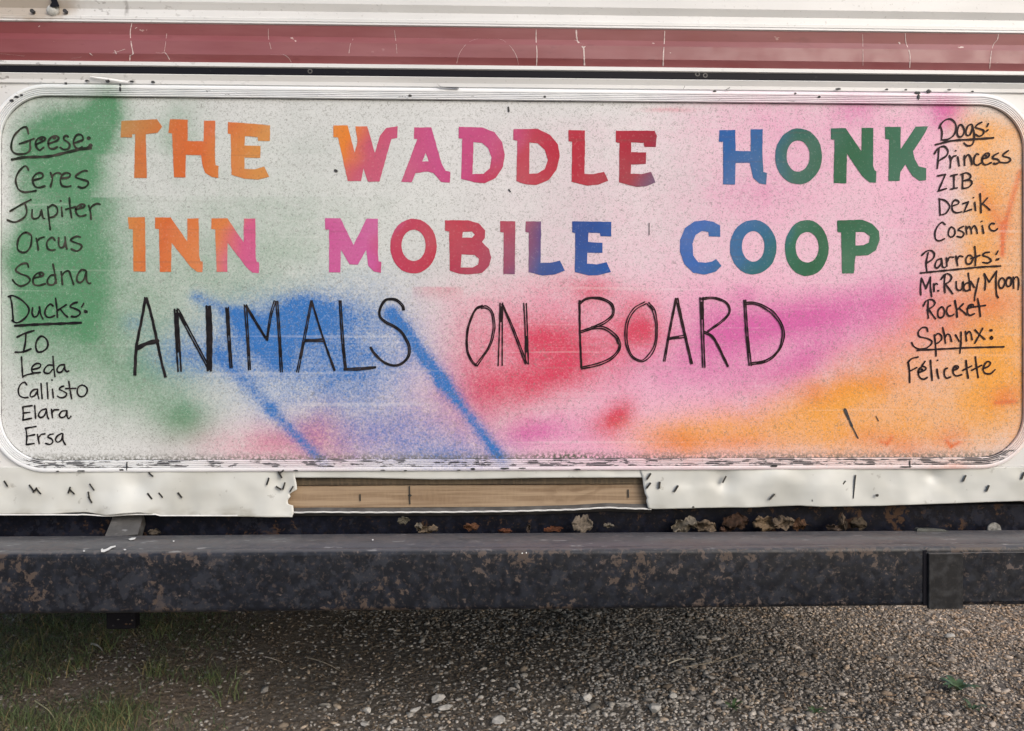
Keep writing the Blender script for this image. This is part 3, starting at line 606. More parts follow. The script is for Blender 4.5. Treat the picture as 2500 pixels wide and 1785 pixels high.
write('Jupiter', zA, [[(80,960),(160,912),(245,868)],[(200,905),(212,960),(195,1005),(140,1040),(100,1045),(58,1030)],[(255,950),(253,1000),(270,1020),(310,1005),(325,960)],[(328,950),(340,1010),(352,1018)],[(378,925),(385,1000),(398,1105)],[(380,935),(415,910),(450,930),(455,970),(430,1000),(390,1012)],[(487,930),(493,1000)],[(550,855),(555,930),(567,1010)],[(520,945),(600,925)],[(600,945),(660,930),(670,910),(640,905),(612,925),(600,960),(620,995),(650,998),(680,990)],[(703,915),(715,960),(722,1022)],[(712,950),(730,920),(765,900),(792,905)]], 4.2, I, dots=[(481,878,7),(640,925,10)])
write('Orcus', zA, [[(205,1128),(165,1150),(140,1200),(140,1260),(170,1285),(210,1280),(240,1240),(250,1190),(245,1150),(205,1128)],[(287,1175),(297,1220),(303,1268)],[(292,1200),(315,1175),(348,1165)],[(435,1190),(415,1168),(385,1185),(370,1215),(378,1255),(405,1268),(435,1265)],[(465,1170),(465,1225),(480,1248),(505,1240),(515,1205)],[(515,1165),(522,1225),(530,1258)],[(635,1165),(610,1158),(580,1170),(560,1190),(600,1210),(640,1225),(645,1250),(610,1275),(565,1260)]], 4.2, I)
write('Sedna', zA, [[(225,1402),(215,1375),(180,1375),(140,1400),(125,1430),(160,1455),(215,1475),(238,1505),(215,1535),(165,1553),(125,1535),(100,1505)],[(265,1490),(330,1475),(345,1460),(325,1445),(285,1460),(262,1500),(270,1540),(310,1548),(358,1535)],[(440,1465),(400,1470),(375,1510),(385,1540),(425,1540),(445,1500)],[(420,1380),(435,1460),(445,1530)],[(485,1440),(490,1490),(495,1540)],[(490,1470),(515,1440),(545,1435),(560,1470),(583,1540)],[(680,1430),(645,1425),(615,1465),(610,1510),(635,1525),(665,1500),(685,1440)],[(685,1440),(685,1500),(700,1530),(718,1530)]], 4.2, I, dots=[(315,1462,9)])
I = MAT['inkM']
write('Ducks:', zB, [[(80,110),(95,180),(105,310)],[(65,112),(100,103),(160,130),(210,175),(230,215),(215,260),(175,300),(130,318),(95,300)],[(258,200),(255,245),(270,272),(295,262),(310,225)],[(312,192),(322,250),(340,288)],[(420,185),(400,170),(370,195),(355,240),(370,270),(400,275),(432,262)],[(440,125),(450,200),(455,275)],[(525,175),(480,205),(450,225)],[(480,212),(510,250),(535,272)],[(612,155),(580,165),(555,190),(590,205),(630,225),(632,250),(600,270),(565,268)],[(648,192),(663,165)],[(672,222),(688,235)]], 4.0, I, [(120,342),(250,334),(380,328),(520,323),(640,318)], 6.2, [(680,230,12)])
write('Io', zB, [[(135,432),(190,405),(268,380)],[(205,410),(200,480),(185,550)],[(120,552),(185,548),(245,525)],[(325,425),(295,455),(283,500),(295,545),(330,548),(370,520),(380,480),(360,440),(325,425)]], 4.2, I)
write('Leda', zB, [[(170,590),(175,680),(180,750)],[(180,745),(215,730),(270,718)],[(250,690),(310,675),(322,650),(295,640),(262,660),(250,690),(265,715),(318,712)],[(415,655),(380,655),(350,690),(355,715),(390,718),(415,690)],[(420,585),(425,660),(435,745)],[(510,650),(475,655),(452,685),(460,710),(490,705),(512,665)],[(512,650),(515,690),(530,705),(545,700)]], 3.8, I)
write('Callisto', zB, [[(212,810),(195,790),(165,805),(145,850),(155,895),(190,912),(222,910)],[(295,845),(265,850),(240,880),(245,905),(275,895),(297,860)],[(297,845),(300,890),(308,920)],[(325,800),(333,920)],[(372,795),(380,920)],[(415,845),(422,912)],[(505,820),(480,830),(470,845),(500,860),(528,880),(515,905),(480,912),(455,900)],[(545,785),(555,850),(567,918)],[(520,840),(600,838)],[(650,812),(620,830),(612,870),(630,900),(665,900),(690,865),(685,830),(650,812)]], 3.6, I, dots=[(412,772,6)])
write('Elara', zB, [[(180,985),(185,1040),(182,1092)],[(180,985),(255,975)],[(182,1035),(235,1028)],[(182,1090),(250,1075)],[(275,975),(282,1075)],[(365,1000),(325,1015),(305,1050),(320,1070),(350,1055),(368,1010)],[(368,1005),(375,1060),(385,1080)],[(408,1005),(412,1040),(415,1070)],[(410,1035),(430,1010),(465,1008)],[(525,1015),(490,1020),(470,1050),(485,1070),(515,1060),(530,1020)],[(530,1015),(532,1060),(545,1078),(562,1060)]], 3.7, I)
write('Ersa', zB, [[(205,1155),(212,1220),(208,1285)],[(200,1155),(285,1140)],[(210,1218),(275,1205)],[(208,1285),(270,1275)],[(297,1205),(303,1240),(310,1275)],[(303,1235),(325,1205),(355,1200)],[(420,1200),(395,1205),(380,1225),(410,1240),(418,1265),(395,1282),(362,1275)],[(490,1195),(455,1215),(440,1245),(455,1265),(485,1250),(498,1210)],[(498,1200),(500,1250),(518,1285)]], 3.7, I)
I = MAT['inkR']
write('Dogs:', zC, [[(310,275),(325,330),(320,395)],[(303,300),(320,265),(355,235),(395,230),(430,260),(437,310),(415,360),(370,390),(320,395)],[(465,275),(450,310),(448,355),(470,372),(495,350),(500,310),(485,280),(465,275)],[(555,270),(530,285),(515,325),(520,355),(545,355),(565,310),(565,275)],[(565,275),(580,340),(578,400),(560,435),(525,440),(500,420)],[(640,255),(610,270),(590,295),(620,305),(655,320),(650,350),(620,365),(590,350)],[(683,288),(692,266)],[(677,326),(690,315)]], 3.8, I, [(275,432),(400,402),(560,390),(650,384),(732,378)], 5.0)
write('Princess', zC, [[(300,460),(295,540),(288,620)],[(265,505),(290,465),(340,445),(372,480),(360,520),(300,560)],[(385,520),(395,560),(390,615)],[(392,560),(410,530),(435,520)],[(450,530),(462,600)],[(503,520),(505,595)],[(505,545),(530,512),(550,530),(562,590)],[(615,510),(600,505),(580,540),(580,580),(605,595),(630,580)],[(645,545),(690,530),(700,505),(675,500),(650,525),(645,570),(670,592),(715,575)],[(770,500),(735,520),(730,540),(770,550),(780,570),(750,585),(735,580)],[(850,480),(810,510),(815,525),(855,535),(868,555),(840,575),(785,572)]], 4.0, I, dots=[(433,480,6),(672,518,9)])
write('ZIB', zC, [[(290,680),(352,668)],[(352,668),(330,720),(295,800)],[(295,800),(360,780)],[(395,680),(445,668)],[(420,675),(420,780)],[(395,785),(445,775)],[(490,665),(488,780)],[(475,668),(520,655),(550,675),(545,700),(490,720)],[(500,718),(550,715),(562,740),(535,770),(488,780)]], 3.8, I)
write('Dezik', zC, [[(305,862),(310,990)],[(300,862),(350,875),(385,915),(375,950),(350,980),(310,990)],[(405,920),(455,900),(455,880),(425,872),(405,905),(410,955),(440,972),(480,965)],[(490,900),(535,885)],[(535,885),(500,965)],[(500,965),(560,945)],[(585,890),(592,955)],[(628,820),(632,890),(635,972)],[(685,855),(650,895),(632,915)],[(648,900),(680,925),(705,950)]], 3.6, I, dots=[(575,852,6)])
write('Cosmic', zC, [[(350,1065),(325,1048),(290,1080),(270,1130),(275,1180),(305,1195),(345,1178)],[(400,1085),(380,1110),(378,1150),(400,1165),(425,1145),(425,1105),(400,1085)],[(495,1080),(465,1095),(455,1110),(485,1120),(500,1140),(480,1165),(445,1160)],[(515,1080),(522,1140)],[(518,1105),(540,1080),(555,1105),(560,1138)],[(558,1105),(580,1075),(598,1100),(605,1135)],[(645,1075),(655,1135)],[(740,1060),(720,1055),(700,1080),(715,1110),(745,1115),(765,1098)]], 3.6, I, dots=[(640,1040,6)])
write('Parrots:', zC, [[(215,1290),(200,1370),(205,1435)],[(165,1310),(200,1278),(240,1272),(265,1300),(250,1340),(205,1370)],[(320,1335),(285,1350),(270,1395),(290,1410),(320,1370),(322,1340)],[(322,1340),(330,1400),(350,1405)],[(360,1330),(365,1395)],[(365,1360),(385,1325),(415,1325)],[(435,1315),(450,1390)],[(442,1345),(465,1315),(490,1320)],[(535,1310),(515,1340),(522,1375),(550,1375),(570,1340),(555,1312),(535,1310)],[(585,1240),(592,1320),(590,1390)],[(555,1335),(625,1310)],[(700,1285),(665,1290),(650,1310),(690,1325),(715,1350),(690,1370),(650,1365)],[(755,1302),(769,1276)],[(758,1346),(774,1337)]], 3.9, I, [(155,1450),(400,1425),(640,1402),(788,1395)], 4.6, [(765,1342,10)])
write('Mr. Rudy Moon', zD, [[(258,440),(250,520),(252,590)],[(258,440),(290,510),(298,535)],[(298,535),(340,430)],[(338,430),(340,520),(350,605)],[(370,490),(372,560)],[(372,510),(390,485),(402,495)],[(470,410),(465,490),(470,570)],[(435,450),(465,410),(500,400),(530,430),(510,470),(465,495)],[(478,495),(510,540),(540,580)],[(572,470),(575,530),(600,550),(625,530),(632,470),(640,550)],[(690,480),(655,490),(640,530),(660,555),(690,540),(700,490)],[(680,395),(690,470),(697,548)],[(702,468),(735,522)],[(775,440),(755,530),(740,600),(738,640)],[(825,400),(835,470),(830,545)],[(825,400),(870,475)],[(870,475),(935,375)],[(935,375),(930,470),(935,580),(950,615)],[(975,440),(955,480),(965,525),(990,525),(1010,480),(1000,445),(975,440)],[(1040,430),(1022,470),(1030,510),(1055,510),(1070,470),(1062,435),(1040,430)],[(1085,430),(1090,530)],[(1088,455),(1110,428),(1130,440),(1135,490),(1130,540)]], 3.7, I, dots=[(410,553,9),(1048,440,8)])
write('Rocket', zD, [[(320,650),(315,720),(320,800)],[(275,690),(300,645),(350,632),(380,660),(360,695),(310,725)],[(325,722),(355,765),(385,805)],[(435,700),(410,730),(408,780),(430,797),(460,775),(465,730),(450,702),(435,700)],[(520,685),(495,700),(485,740),(500,775),(530,780),(550,765)],[(560,640),(575,720),(580,790)],[(635,670),(600,705),(578,725)],[(600,712),(640,745),(665,770)],[(670,715),(720,700),(725,680),(695,680),(675,710),(675,755),(695,775),(735,760)],[(765,625),(780,700),(790,785)],[(725,700),(835,685)]], 3.8, I, dots=[(700,692,10)])
write('Sphynx:', zD, [[(315,920),(305,888),(265,885),(230,925),(240,965),(300,980),(350,1005),(345,1035),(300,1070),(240,1078),(190,1055),(170,1020)],[(375,950),(385,1040),(390,1140)],[(378,965),(405,938),(435,955),(440,990),(410,1020),(385,1030)],[(450,885),(465,950),(475,1025)],[(470,975),(490,945),(515,955),(530,1010)],[(565,950),(600,1010)],[(615,925),(615,1020),(605,1115)],[(655,920),(665,1005)],[(660,950),(685,920),(705,940),(715,995)],[(740,905),(785,950),(830,990)],[(810,890),(780,950),(740,1025)],[(890,965),(879,978),(890,991),(901,978),(890,965)]], 3.6, I, [(220,1090),(500,1075),(700,1065),(1000,1058)], 4.4, [(885,910,12)])
write('Félicette', zD, [[(140,1200),(150,1280),(152,1380)],[(135,1200),(170,1165),(228,1150)],[(148,1280),(215,1245)],[(232,1290),(285,1270),(300,1250),(275,1235),(240,1255),(230,1300),(250,1340),(280,1350),(310,1335)],[(262,1230),(290,1190)],[(340,1180),(348,1280),(355,1360)],[(398,1260),(405,1305),(415,1342)],[(490,1250),(468,1265),(465,1310),(485,1340),(520,1330)],[(545,1270),(585,1255),(590,1235),(565,1228),(545,1255),(548,1300),(575,1320),(620,1310)],[(660,1180),(668,1260),(680,1340)],[(630,1270),(710,1230)],[(745,1150),(755,1240),(770,1335)],[(710,1270),(800,1225)],[(815,1255),(860,1235),(882,1205),(860,1190),(835,1205),(815,1255),(830,1295),(880,1300),(920,1265)]], 3.8, I, dots=[(403,1180,7),(262,1262,10),(570,1245,9)])
def big(word, zoom, twins, mat):
    ox, oy, s = zoom; k = Ink()
    for pts, sep, wd in twins:
        q = [(ox + x * s, oy + y * s) for x, y in pts]
        if sep: k.twin(q, sep * s * 1.4, wd * s * (1.25 if word == 'ANIMALS' else 1.02))
        else: k.pen(q, wd * s * 1.1)
    k.done('large outlined word in black marker reading ' + word, mat)
zE, zF = (300, 690, .3516), (1080, 690, .4044); I = MAT['inkM']
big('ANIMALS', zE, [([(158,105),(130,260),(95,450),(82,640)],9,9),([(165,108),(200,230),(240,420),(270,560),(295,655)],9,9),([(98,458),(160,425),(240,405)],0,26),
    ([(370,185),(380,400),(392,615)],18,10),([(372,250),(382,480)],0,14),([(380,190),(470,360),(600,600)],12,9),([(592,165),(598,350),(600,610)],22,13),([(598,170),(601,350),(606,600)],0,18),
    ([(722,175),(735,380),(752,590)],13,9),([(722,185),(735,360)],0,14),([(850,155),(865,350),(878,605)],13,8),([(855,158),(920,270),(990,385)],8,8),([(1000,400),(1030,220),(1058,128)],10,7),([(1070,130),(1085,350),(1102,620)],13,8),
    ([(1308,125),(1260,380),(1212,620)],10,7),([(1312,128),(1390,380),(1470,610)],5,8),([(1265,405),(1320,402),(1390,400)],10,9),([(1508,125),(1528,400),(1545,600)],11,8),([(1535,600),(1640,600),(1755,588)],9,8),
    ([(1950,190),(1940,155),(1890,118),(1830,120),(1790,170),(1785,235),(1830,275),(1920,330),(1980,420),(1985,500),(1940,560),(1870,575),(1800,545),(1745,490),(1720,450)],8,8)], I)
I = MAT['inkR']
big('ON', zF, [([(245,140),(200,165),(155,280),(150,400),(175,470),(205,500)],7,7),([(205,500),(250,440),(290,370),(312,270),(300,180),(265,148),(235,152)],9,7),([(357,125),(352,300),(350,500)],15,8),([(362,130),(430,290),(505,490)],8,7),([(500,125),(508,300),(512,490)],13,8)], I)
big('BOARD', zF, [([(828,108),(830,300),(840,515)],4,8),([(825,130),(870,98),(950,95),(1020,130),(1030,190),(980,240),(900,275),(830,300)],8,8),([(900,275),(980,275),(1050,330),(1070,390),(1030,450),(950,490),(840,515)],10,8),
    ([(1225,120),(1160,160),(1115,240),(1112,350),(1140,440),(1200,472),(1250,440),(1285,370),(1292,260),(1275,170),(1240,125)],11,7),([(1412,95),(1375,280),(1340,475)],8,7),([(1415,95),(1460,300),(1505,490)],9,8),([(1365,340),(1462,322)],10,7),
    ([(1565,90),(1572,300),(1580,510)],12,8),([(1565,98),(1640,92),(1710,120),(1735,170),(1700,225),(1600,295)],8,7),([(1580,300),(1640,340),(1725,505)],7,8),([(1828,105),(1840,300),(1858,500)],11,8),([(1825,125),(1900,130),(1990,180),(2050,260),(2058,330),(2030,410),(1960,470),(1860,490)],10,8)], I)
# small dark scars on the board
for lst in ([([(2063, 1000), (2072, 1022)], 7), ([(2070, 1015), (2080, 1040)], 5.5), ([(2080, 1040), (2095, 1070)], 3)], [([(2139, 1017), (2145, 1028)], 2.6)], [([(1241, 262), (1242, 272)], 4)], [([(1585, 545), (1585, 573)], 2)], [([(818, 416), (822, 418)], 6)], [([(1242, 463), (1246, 468)], 3)]):
    k = Ink()
    for pts, wd in lst: k.pen(pts, wd)
    mesh('scratch', k.v, k.f, MAT['seam'], panel)

# ------------------------------------------------------------------ torn lower skirt, wood behind it, staples
def sheet(nm, left, right, top, bottom, nx_, nz_, Y, amp, label=None):
    v, f = [], []
    for j in range(nz_ + 1):
        t = j / nz_
        for i in range(nx_ + 1):
            u = i / nx_; yl = top + t * (bottom(left if not callable(left) else left(1160)) - top)
            x0 = left(top + t * (bottom(1700) - top)) if callable(left) else left
            x1 = right(top + t * (bottom(600) - top)) if callable(right) else right
            px = x0 + (x1 - x0) * u; py = top + t * (bottom(px) - top)
            q = P(px, py, Y)
            d = amp * (mnoise.noise(Vector((q.x * 9, q.z * 14, 5))) * .8 + .5 * mnoise.noise(Vector((q.x * 30, q.z * 30, 1)))) * min(1, t * 2.2)
            for cxp, cyp, rr, dep in [(1767, 1172, 26, .008), (2030, 1185, 60, -.003), (2270, 1180, 50, .003), (690, 1180, 30, .006), (1900, 1170, 30, -.004), (2280, 1160, 18, .005), (1500, 1150, 20, .002), (330, 1190, 34, .005), (390, 1215, 50, -.003), (300, 1246, 60, -.010), (1990, 1232, 60, -.005)]:
                d += dep * math.exp(-((px - cxp) ** 2 + (py - cyp) ** 2) / rr ** 2)
            v.append((q.x, Y + d, q.z))
    for j in range(nz_):
        for i in range(nx_): a = j * (nx_ + 1) + i; f.append((a, a + 1, a + nx_ + 2, a + nx_ + 1))
    o = mesh(nm, v, f, MAT['skirt'], trailer, label, True)
    s = o.modifiers.new('thick', 'SOLIDIFY'); s.thickness = .0011; s.offset = 0
    return o
def pl(pts): return lambda t: float(np.interp(t, [p[0] for p in pts], [p[1] for p in pts]))
tearL = pl([(1140, 719), (1166, 720), (1183, 724), (1195, 725), (1199, 717), (1206, 706), (1212, 709), (1221, 702), (1231, 703), (1234, 715), (1250, 717), (1262, 713)])
tearR = pl([(1140, 1561), (1150, 1563), (1168, 1569), (1185, 1571), (1205, 1575), (1214, 1580), (1222, 1578), (1241, 1583)])
botL = pl([(-200, 1254), (0, 1255), (120, 1255), (215, 1250), (260, 1257), (300, 1252), (345, 1250), (390, 1258), (480, 1261), (640, 1262), (720, 1263)])
botR = pl([(1560, 1241), (1600, 1243), (1700, 1240), (1850, 1239), (1950, 1234), (2000, 1236), (2150, 1235), (2300, 1230), (2400, 1226), (2500, 1223), (2700, 1220)])
botM = pl([(700, 1166), (900, 1167), (1050, 1170), (1150, 1170), (1300, 1167), (1400, 1166), (1600, 1166)])
skL = sheet('lower_panel', -690, tearL, 1140, botL, 230, 44, -.0052, .0045, 'left half of the torn dented white skirt')
skR = sheet('lower_panel', tearR, 2690, 1140, botR, 170, 40, -.0052, .0042, 'right half of the torn dented white skirt')
sheet('lower_panel', 716, 1572, 1140, botM, 120, 8, -.0040, .0022, 'narrow strip of skirt left above the bare wood')
def staple(px, py, ang, L, parent, wd=4.0, Y=-.0085):
    a = R(ang); u = Vector((math.cos(a), math.sin(a))); n = Vector((-u.y, u.x)); v = []
    for yy in (Y, Y + .0060):
        for s, t in ((-1, -1), (1, -1), (1, 1), (-1, 1)): v.append(P(px + u.x * s * L / 2 + n.x * t * wd / 2, py + u.y * s * L / 2 + n.y * t * wd / 2, yy))
    f = [(3, 2, 1, 0), (0, 1, 5, 4), (1, 2, 6, 5), (2, 3, 7, 6), (3, 0, 4, 7), (4, 5, 6, 7)]
    mesh('staple', v, f, MAT['staple'], parent)
zz4 = lambda x, y: (x * .3736, 1080 + y * .3736)
for x, y, a in [(38,270,58),(205,298,55),(250,318,50),(228,312,-50),(452,312,-70),(470,322,45),(600,292,55),(580,345,80),(588,375,60),(828,362,55),(978,352,52),(1050,345,50),(1175,345,52),(985,210,40),(1830,212,60),(1838,195,-40),(1750,255,-72),(1855,285,-72),(1905,305,-58),(1820,298,30)]:
    px, py = zz4(x, y); staple(px, py, a, random.uniform(15, 20), skL, random.uniform(3.2, 4.4), -.0105)
flake(855 * .3736, 1080 + 410 * .3736, 7, 7, -.0105, 'nail_hole', MAT['staple'], skL, 91)
for x, y, a in [(5,300,-60),(317,243,-62),(630,355,-48),(905,340,-55),(895,365,-80),(1097,268,-52),(1888,235,-65),(2040,300,-68),(2270,218,-65)]:
    staple(1650 + x * .3736, 1080 + y * .3736, a, random.uniform(15, 19), skR, random.uniform(3.4, 4.6), -.0098)
staple(1650 + 1168 * .3736, 1080 + 290 * .3736, 96, 58, skR, 2.4, -.0098)
for x, y, a in [(680,115,-58),(675,230,-52),(810,225,-84),(1015,270,-56)]: staple(1450 + x * .1978, 1140 + y * .1978, a, 17, skR, 4.6, -.0098)
flake(1650 + 1317 * .3736, 1080 + 347 * .3736, 8, 8, -.0110, 'nail_hole', MAT['staple'], skR, 92); flake(1693, 1238, 7, 5, -.0092, 'nail_hole', MAT['staple'], skR, 93)
# timber seen through the tear
wood = box('wood_board', P(640, 1200, .012).x, P(1640, 1200, .012).x, .012, .05, Z(1238, .012), Z(1184, .012), MAT['wood'], trailer, .0012, 'bare pale pine board showing where the skirt is torn away')
box('plywood_edge', P(640, 1200, .008).x, P(1640, 1200, .008).x, .0085, .05, Z(1183, .0085), Z(1150, .0085), MAT['ply'], trailer, .001, 'dark plywood edge above the bare board')
for x, y, L in ((600 + 1412 * .1978, 1140 + 378 * .1978, 17), (600 + 2022 * .1978, 1140 + 290 * .1978, 22), (600 + 2024 * .1978, 1140 + 405 * .1978, 22), (1450 + 425 * .1978, 1140 + 330 * .1978, 20)): staple(x, y, 88, L, wood, 3, .0095)
flake(600 + 2028 * .1978, 1140 + 353 * .1978, 11, 8, .0108, 'nail_head', MAT['staple'], wood, 94)
v, f = [], []                                   # folded bottom flange with its thin white edge
ed = pl([(690, 1252), (780, 1250), (900, 1251), (1100, 1250), (1250, 1248), (1400, 1244), (1480, 1239), (1530, 1241), (1600, 1243)])
for i in range(91):
    px = 690 + 10 * i; e = ed(px); v += [P(px, e - 11, .006), P(px, e - 1.5, -.0005), P(px, e, -.0025), P(px, e + 9, .012)]
    if i: a = 4 * (i - 1); f += [(a, a + 1, a + 5, a + 4), (a + 2, a + 3, a + 7, a + 6)]
mesh('bottom_flange', v, f, MAT['grey'], trailer)
v, f = [], []
for i in range(91):
    px = 690 + 10 * i; e = ed(px) + .4 * math.sin(i * 1.7); v += [P(px, e - 1.7, -.0016), P(px, e + 1.7, -.0022)]
    if i: a = 2 * (i - 1); f.append((a, a + 1, a + 3, a + 2))
mesh('flange_lip', v, f, MAT['white'], trailer)
v, f = [], []                                   # loose wavy edging under the left half
for i in range(60):
    px = -10 + 10 * i; e = 1256 + (1 if px < 200 else 0) + 4 * math.exp(-((px - 262) / 40) ** 2) + (3 if px > 380 else 0)
    v += [P(px, e - 2, -.009), P(px, e + 1.2, -.010)]
    if i: a = 2 * (i - 1); f.append((a, a + 1, a + 3, a + 2))
mesh('bottom_flange', v, f, MAT['white'], trailer)

# ------------------------------------------------------------------ chassis and bumper
beam = box('chassis_beam', XL + .1, XR - .06, .020, .075, Z(1420, .02), Z(1236, .02), MAT['beam'], trailer, .004)
box('beam_ledge', XL + .1, XR - .06, -.026, .0195, Z(1345, 0), Z(1338, 0), MAT['beam'], trailer, .001)
yf, yb = -.148, -.030; ztop = Z(1301, yb); zbot = Z(1491, yf); rr_ = .009
bp = []; groove = [(yf + .0230, ztop), (yf + .0195, ztop - .0036), (yf + .0150, ztop - .0032), (yf + .0112, ztop + .0006)]
for gi, (cy_, cz_, s) in enumerate(((yb - rr_ * .4, ztop - rr_ * .4, 90), (yf + rr_, ztop - rr_, 90), (yf + rr_, zbot + rr_, 180), (yb - rr_, zbot + rr_, 270))):
    if gi == 1: bp += groove
    r_ = rr_ * .4 if cy_ > -.04 and s == 90 else rr_
    for i in range(7):
        a = R((0 if (cy_ > -.04 and s == 90) else s) + 90 * i / 6); bp.append((cy_ + r_ * math.cos(a), cz_ + r_ * math.sin(a)))
xa, xb = XL + .12, XR - .04; n = 90; v, f = [], []; kk = len(bp)
for i in range(n + 1):
    x = xa + (xb - xa) * i / n
    for y, z in bp: v.append((x, y + .0008 * mnoise.noise(Vector((x * 3, z * 20, 2))), z + .0008 * mnoise.noise(Vector((x * 2.2, y * 20, 8)))))
for i in range(n):
    for j in range(kk): f.append((i * kk + j, (i + 1) * kk + j, (i + 1) * kk + (j + 1) % kk, i * kk + (j + 1) % kk))
f += [tuple(range(kk)), tuple(range(n * kk, n * kk + kk))[::-1]]
bumper = mesh('bumper', v, f, MAT['bumper'], trailer, 'square black steel bumper with chipped paint and dusty top', True)
bm = bmesh.new(); bm.from_mesh(bumper.data); bmesh.ops.recalc_face_normals(bm, faces=bm.faces[:]); bm.to_mesh(bumper.data); bm.free()
for p in bumper.data.polygons: p.use_smooth = True
ya = yf - .0055; pl0, pl1 = P(2268, 1400, ya).x, P(2352, 1400, ya).x
box('splice_plate', pl0, pl1, ya, yf + .001, Z(1497, ya), ztop - .010, MAT['plate'], bumper, .0012, 'flat dark plate welded over a joint in the bumper')
box('splice_gap_shadow', pl0 - .0065, pl0 - .0003, yf - .0012, yf + .003, zbot + .002, ztop - .006, MAT['black'], bumper)  # solid black strip drawn as the shadow along the plate's lifted left edge
box('splice_plate', pl1 + .0003, xb - .002, yf - .0022, yf + .001, zbot + .008, ztop - .0095, MAT['bumper'], bumper, .0008)
# gusset from bumper up to the chassis, with its side lip
g = [P(255, 1312, yb - .004), P(336, 1305, yb - .004), P(350, 1258, .014), P(277, 1258, .014)]
gg = [q + Vector((0, .012, -.014)) for q in g]
mesh('bumper_gusset', g + gg, [(0, 1, 2, 3), (7, 6, 5, 4), (0, 4, 5, 1), (1, 5, 6, 2), (2, 6, 7, 3), (3, 7, 4, 0)], MAT['gusset'], trailer, 'sloping grey steel gusset joining bumper to chassis')
box('bumper_mount', P(258, 1515, -.02).x, P(330, 1515, -.02).x, -.02, .0, Z(1528, -.02), zbot - .001, MAT['black'], trailer, .003, 'black steel box mount under the bumper')
for px, py, w_, h_ in [(288, 1513, 7, 3), (308, 1524, 7, 5), (317, 1524, 6, 4), (276, 1528, 5, 3), (322, 1515, 5, 5)]: flake(px, py, w_, h_, -.0225, 'paint_speck', MAT['gusset'], trailer, int(px))
def splat(pts, nm):
    c = sum((Vector(p) for p in pts), Vector((0, 0))) / len(pts); v = []
    for x, y in pts: q = G(x, y, ztop + .0016); v.append(q)
    mesh(nm, v, [tuple(range(len(v)))[::-1]], MAT['splash'], bumper)
splat([(246, 1341), (250, 1339), (253, 1342), (262, 1339), (270, 1334), (282, 1332), (283, 1335), (273, 1338), (264, 1344), (254, 1348), (247, 1348)], 'white_splash')
splat([(313, 1316), (322, 1313), (333, 1312), (328, 1317), (318, 1319)], 'white_splash'); splat([(301, 1342), (305, 1340), (309, 1342), (305, 1344)], 'white_splash')
for px, py in ((1275, 1351), (1285, 1350), (910, 1318), (424, 1321), (205, 1345)):
    if py > 1346: flake(px, py, 4, 4, yf - .0012, 'white_splash', MAT['splash'], bumper, px)
    else: splat([(px - 3, py), (px, py - 2), (px + 3, py), (px, py + 2)], 'white_splash')
bm = bmesh.new(); bmesh.ops.create_cone(bm, cap_ends=True, segments=28, radius1=.0125, radius2=.0122, depth=.002); c = P(2427, 1293, -.006)
for v_ in bm.verts: v_.co = c + Vector((v_.co.x, -v_.co.z, v_.co.y))
bolt = from_bm('round_reflector', bm, MAT['disc'], trailer)
# body beyond the rear wall
zfl = Z(1236)
for nm, a in (('side_wall', XL), ('side_wall', XR)):
    s = -1 if a == XL else 1
    sw = box(nm, min(a, a + s * .03), max(a, a + s * .03), -.0105, 5.6, zfl - .02, 2.42, MAT['siding'], trailer, .006)
    box('red_side_band', min(a + s * .0295, a + s * .032), max(a + s * .0295, a + s * .032), -.006, 5.59, zz(161), zz(70), MAT['red'], sw)
    box('side_window', min(a + s * .0295, a + s * .036), max(a + s * .0295, a + s * .036), 1.4, 2.5, 1.55, 2.05, MAT['black'], sw, .002)
box('roof', XL - .03, XR + .03, -.03, 5.62, 2.42, 2.47, MAT['siding'], trailer, .015)
box('front_wall', XL, XR, 5.57, 5.60, zfl - .02, 2.42, MAT['siding'], trailer)
box('floor', XL, XR, .052, 5.57, zfl + .01, zfl + .05, MAT['under'], trailer)
for x in (-.65, .45): box('chassis_rail', x - .03, x + .03, .0755, 5.5, zfl - .12, zfl + .009, MAT['under'], trailer, .003)
box('axle', XL + .12, XR - .12, 3.06, 3.12, .30, .36, MAT['under'], trailer, .005)
def wheel(x):
    bm = bmesh.new(); prf = [(.17, -.08), (.24, -.095), (.31, -.09), (.335, -.06), (.335, .06), (.31, .09), (.24, .095), (.17, .08)]; n = 40
    vs = [[bm.verts.new((h, r * math.cos(2 * math.pi * i / n), r * math.sin(2 * math.pi * i / n))) for r, h in prf] for i in range(n)]
    for i in range(n):
        for j in range(len(prf) - 1): bm.faces.new((vs[i][j], vs[i][j + 1], vs[(i + 1) % n][j + 1], vs[(i + 1) % n][j]))
    t = from_bm('wheel', bm, MAT['rubber'], trailer, smooth=True); t.location = (x, 3.09, .33)
    bm = bmesh.new(); bmesh.ops.create_cone(bm, cap_ends=True, segments=32, radius1=.172, radius2=.15, depth=.12)
    for v_ in bm.verts: v_.co = Vector((v_.co.z, v_.co.x, v_.co.y))
    from_bm('rim', bm, MAT['rim'], t)
wheel(XL + .17); wheel(XR - .17)

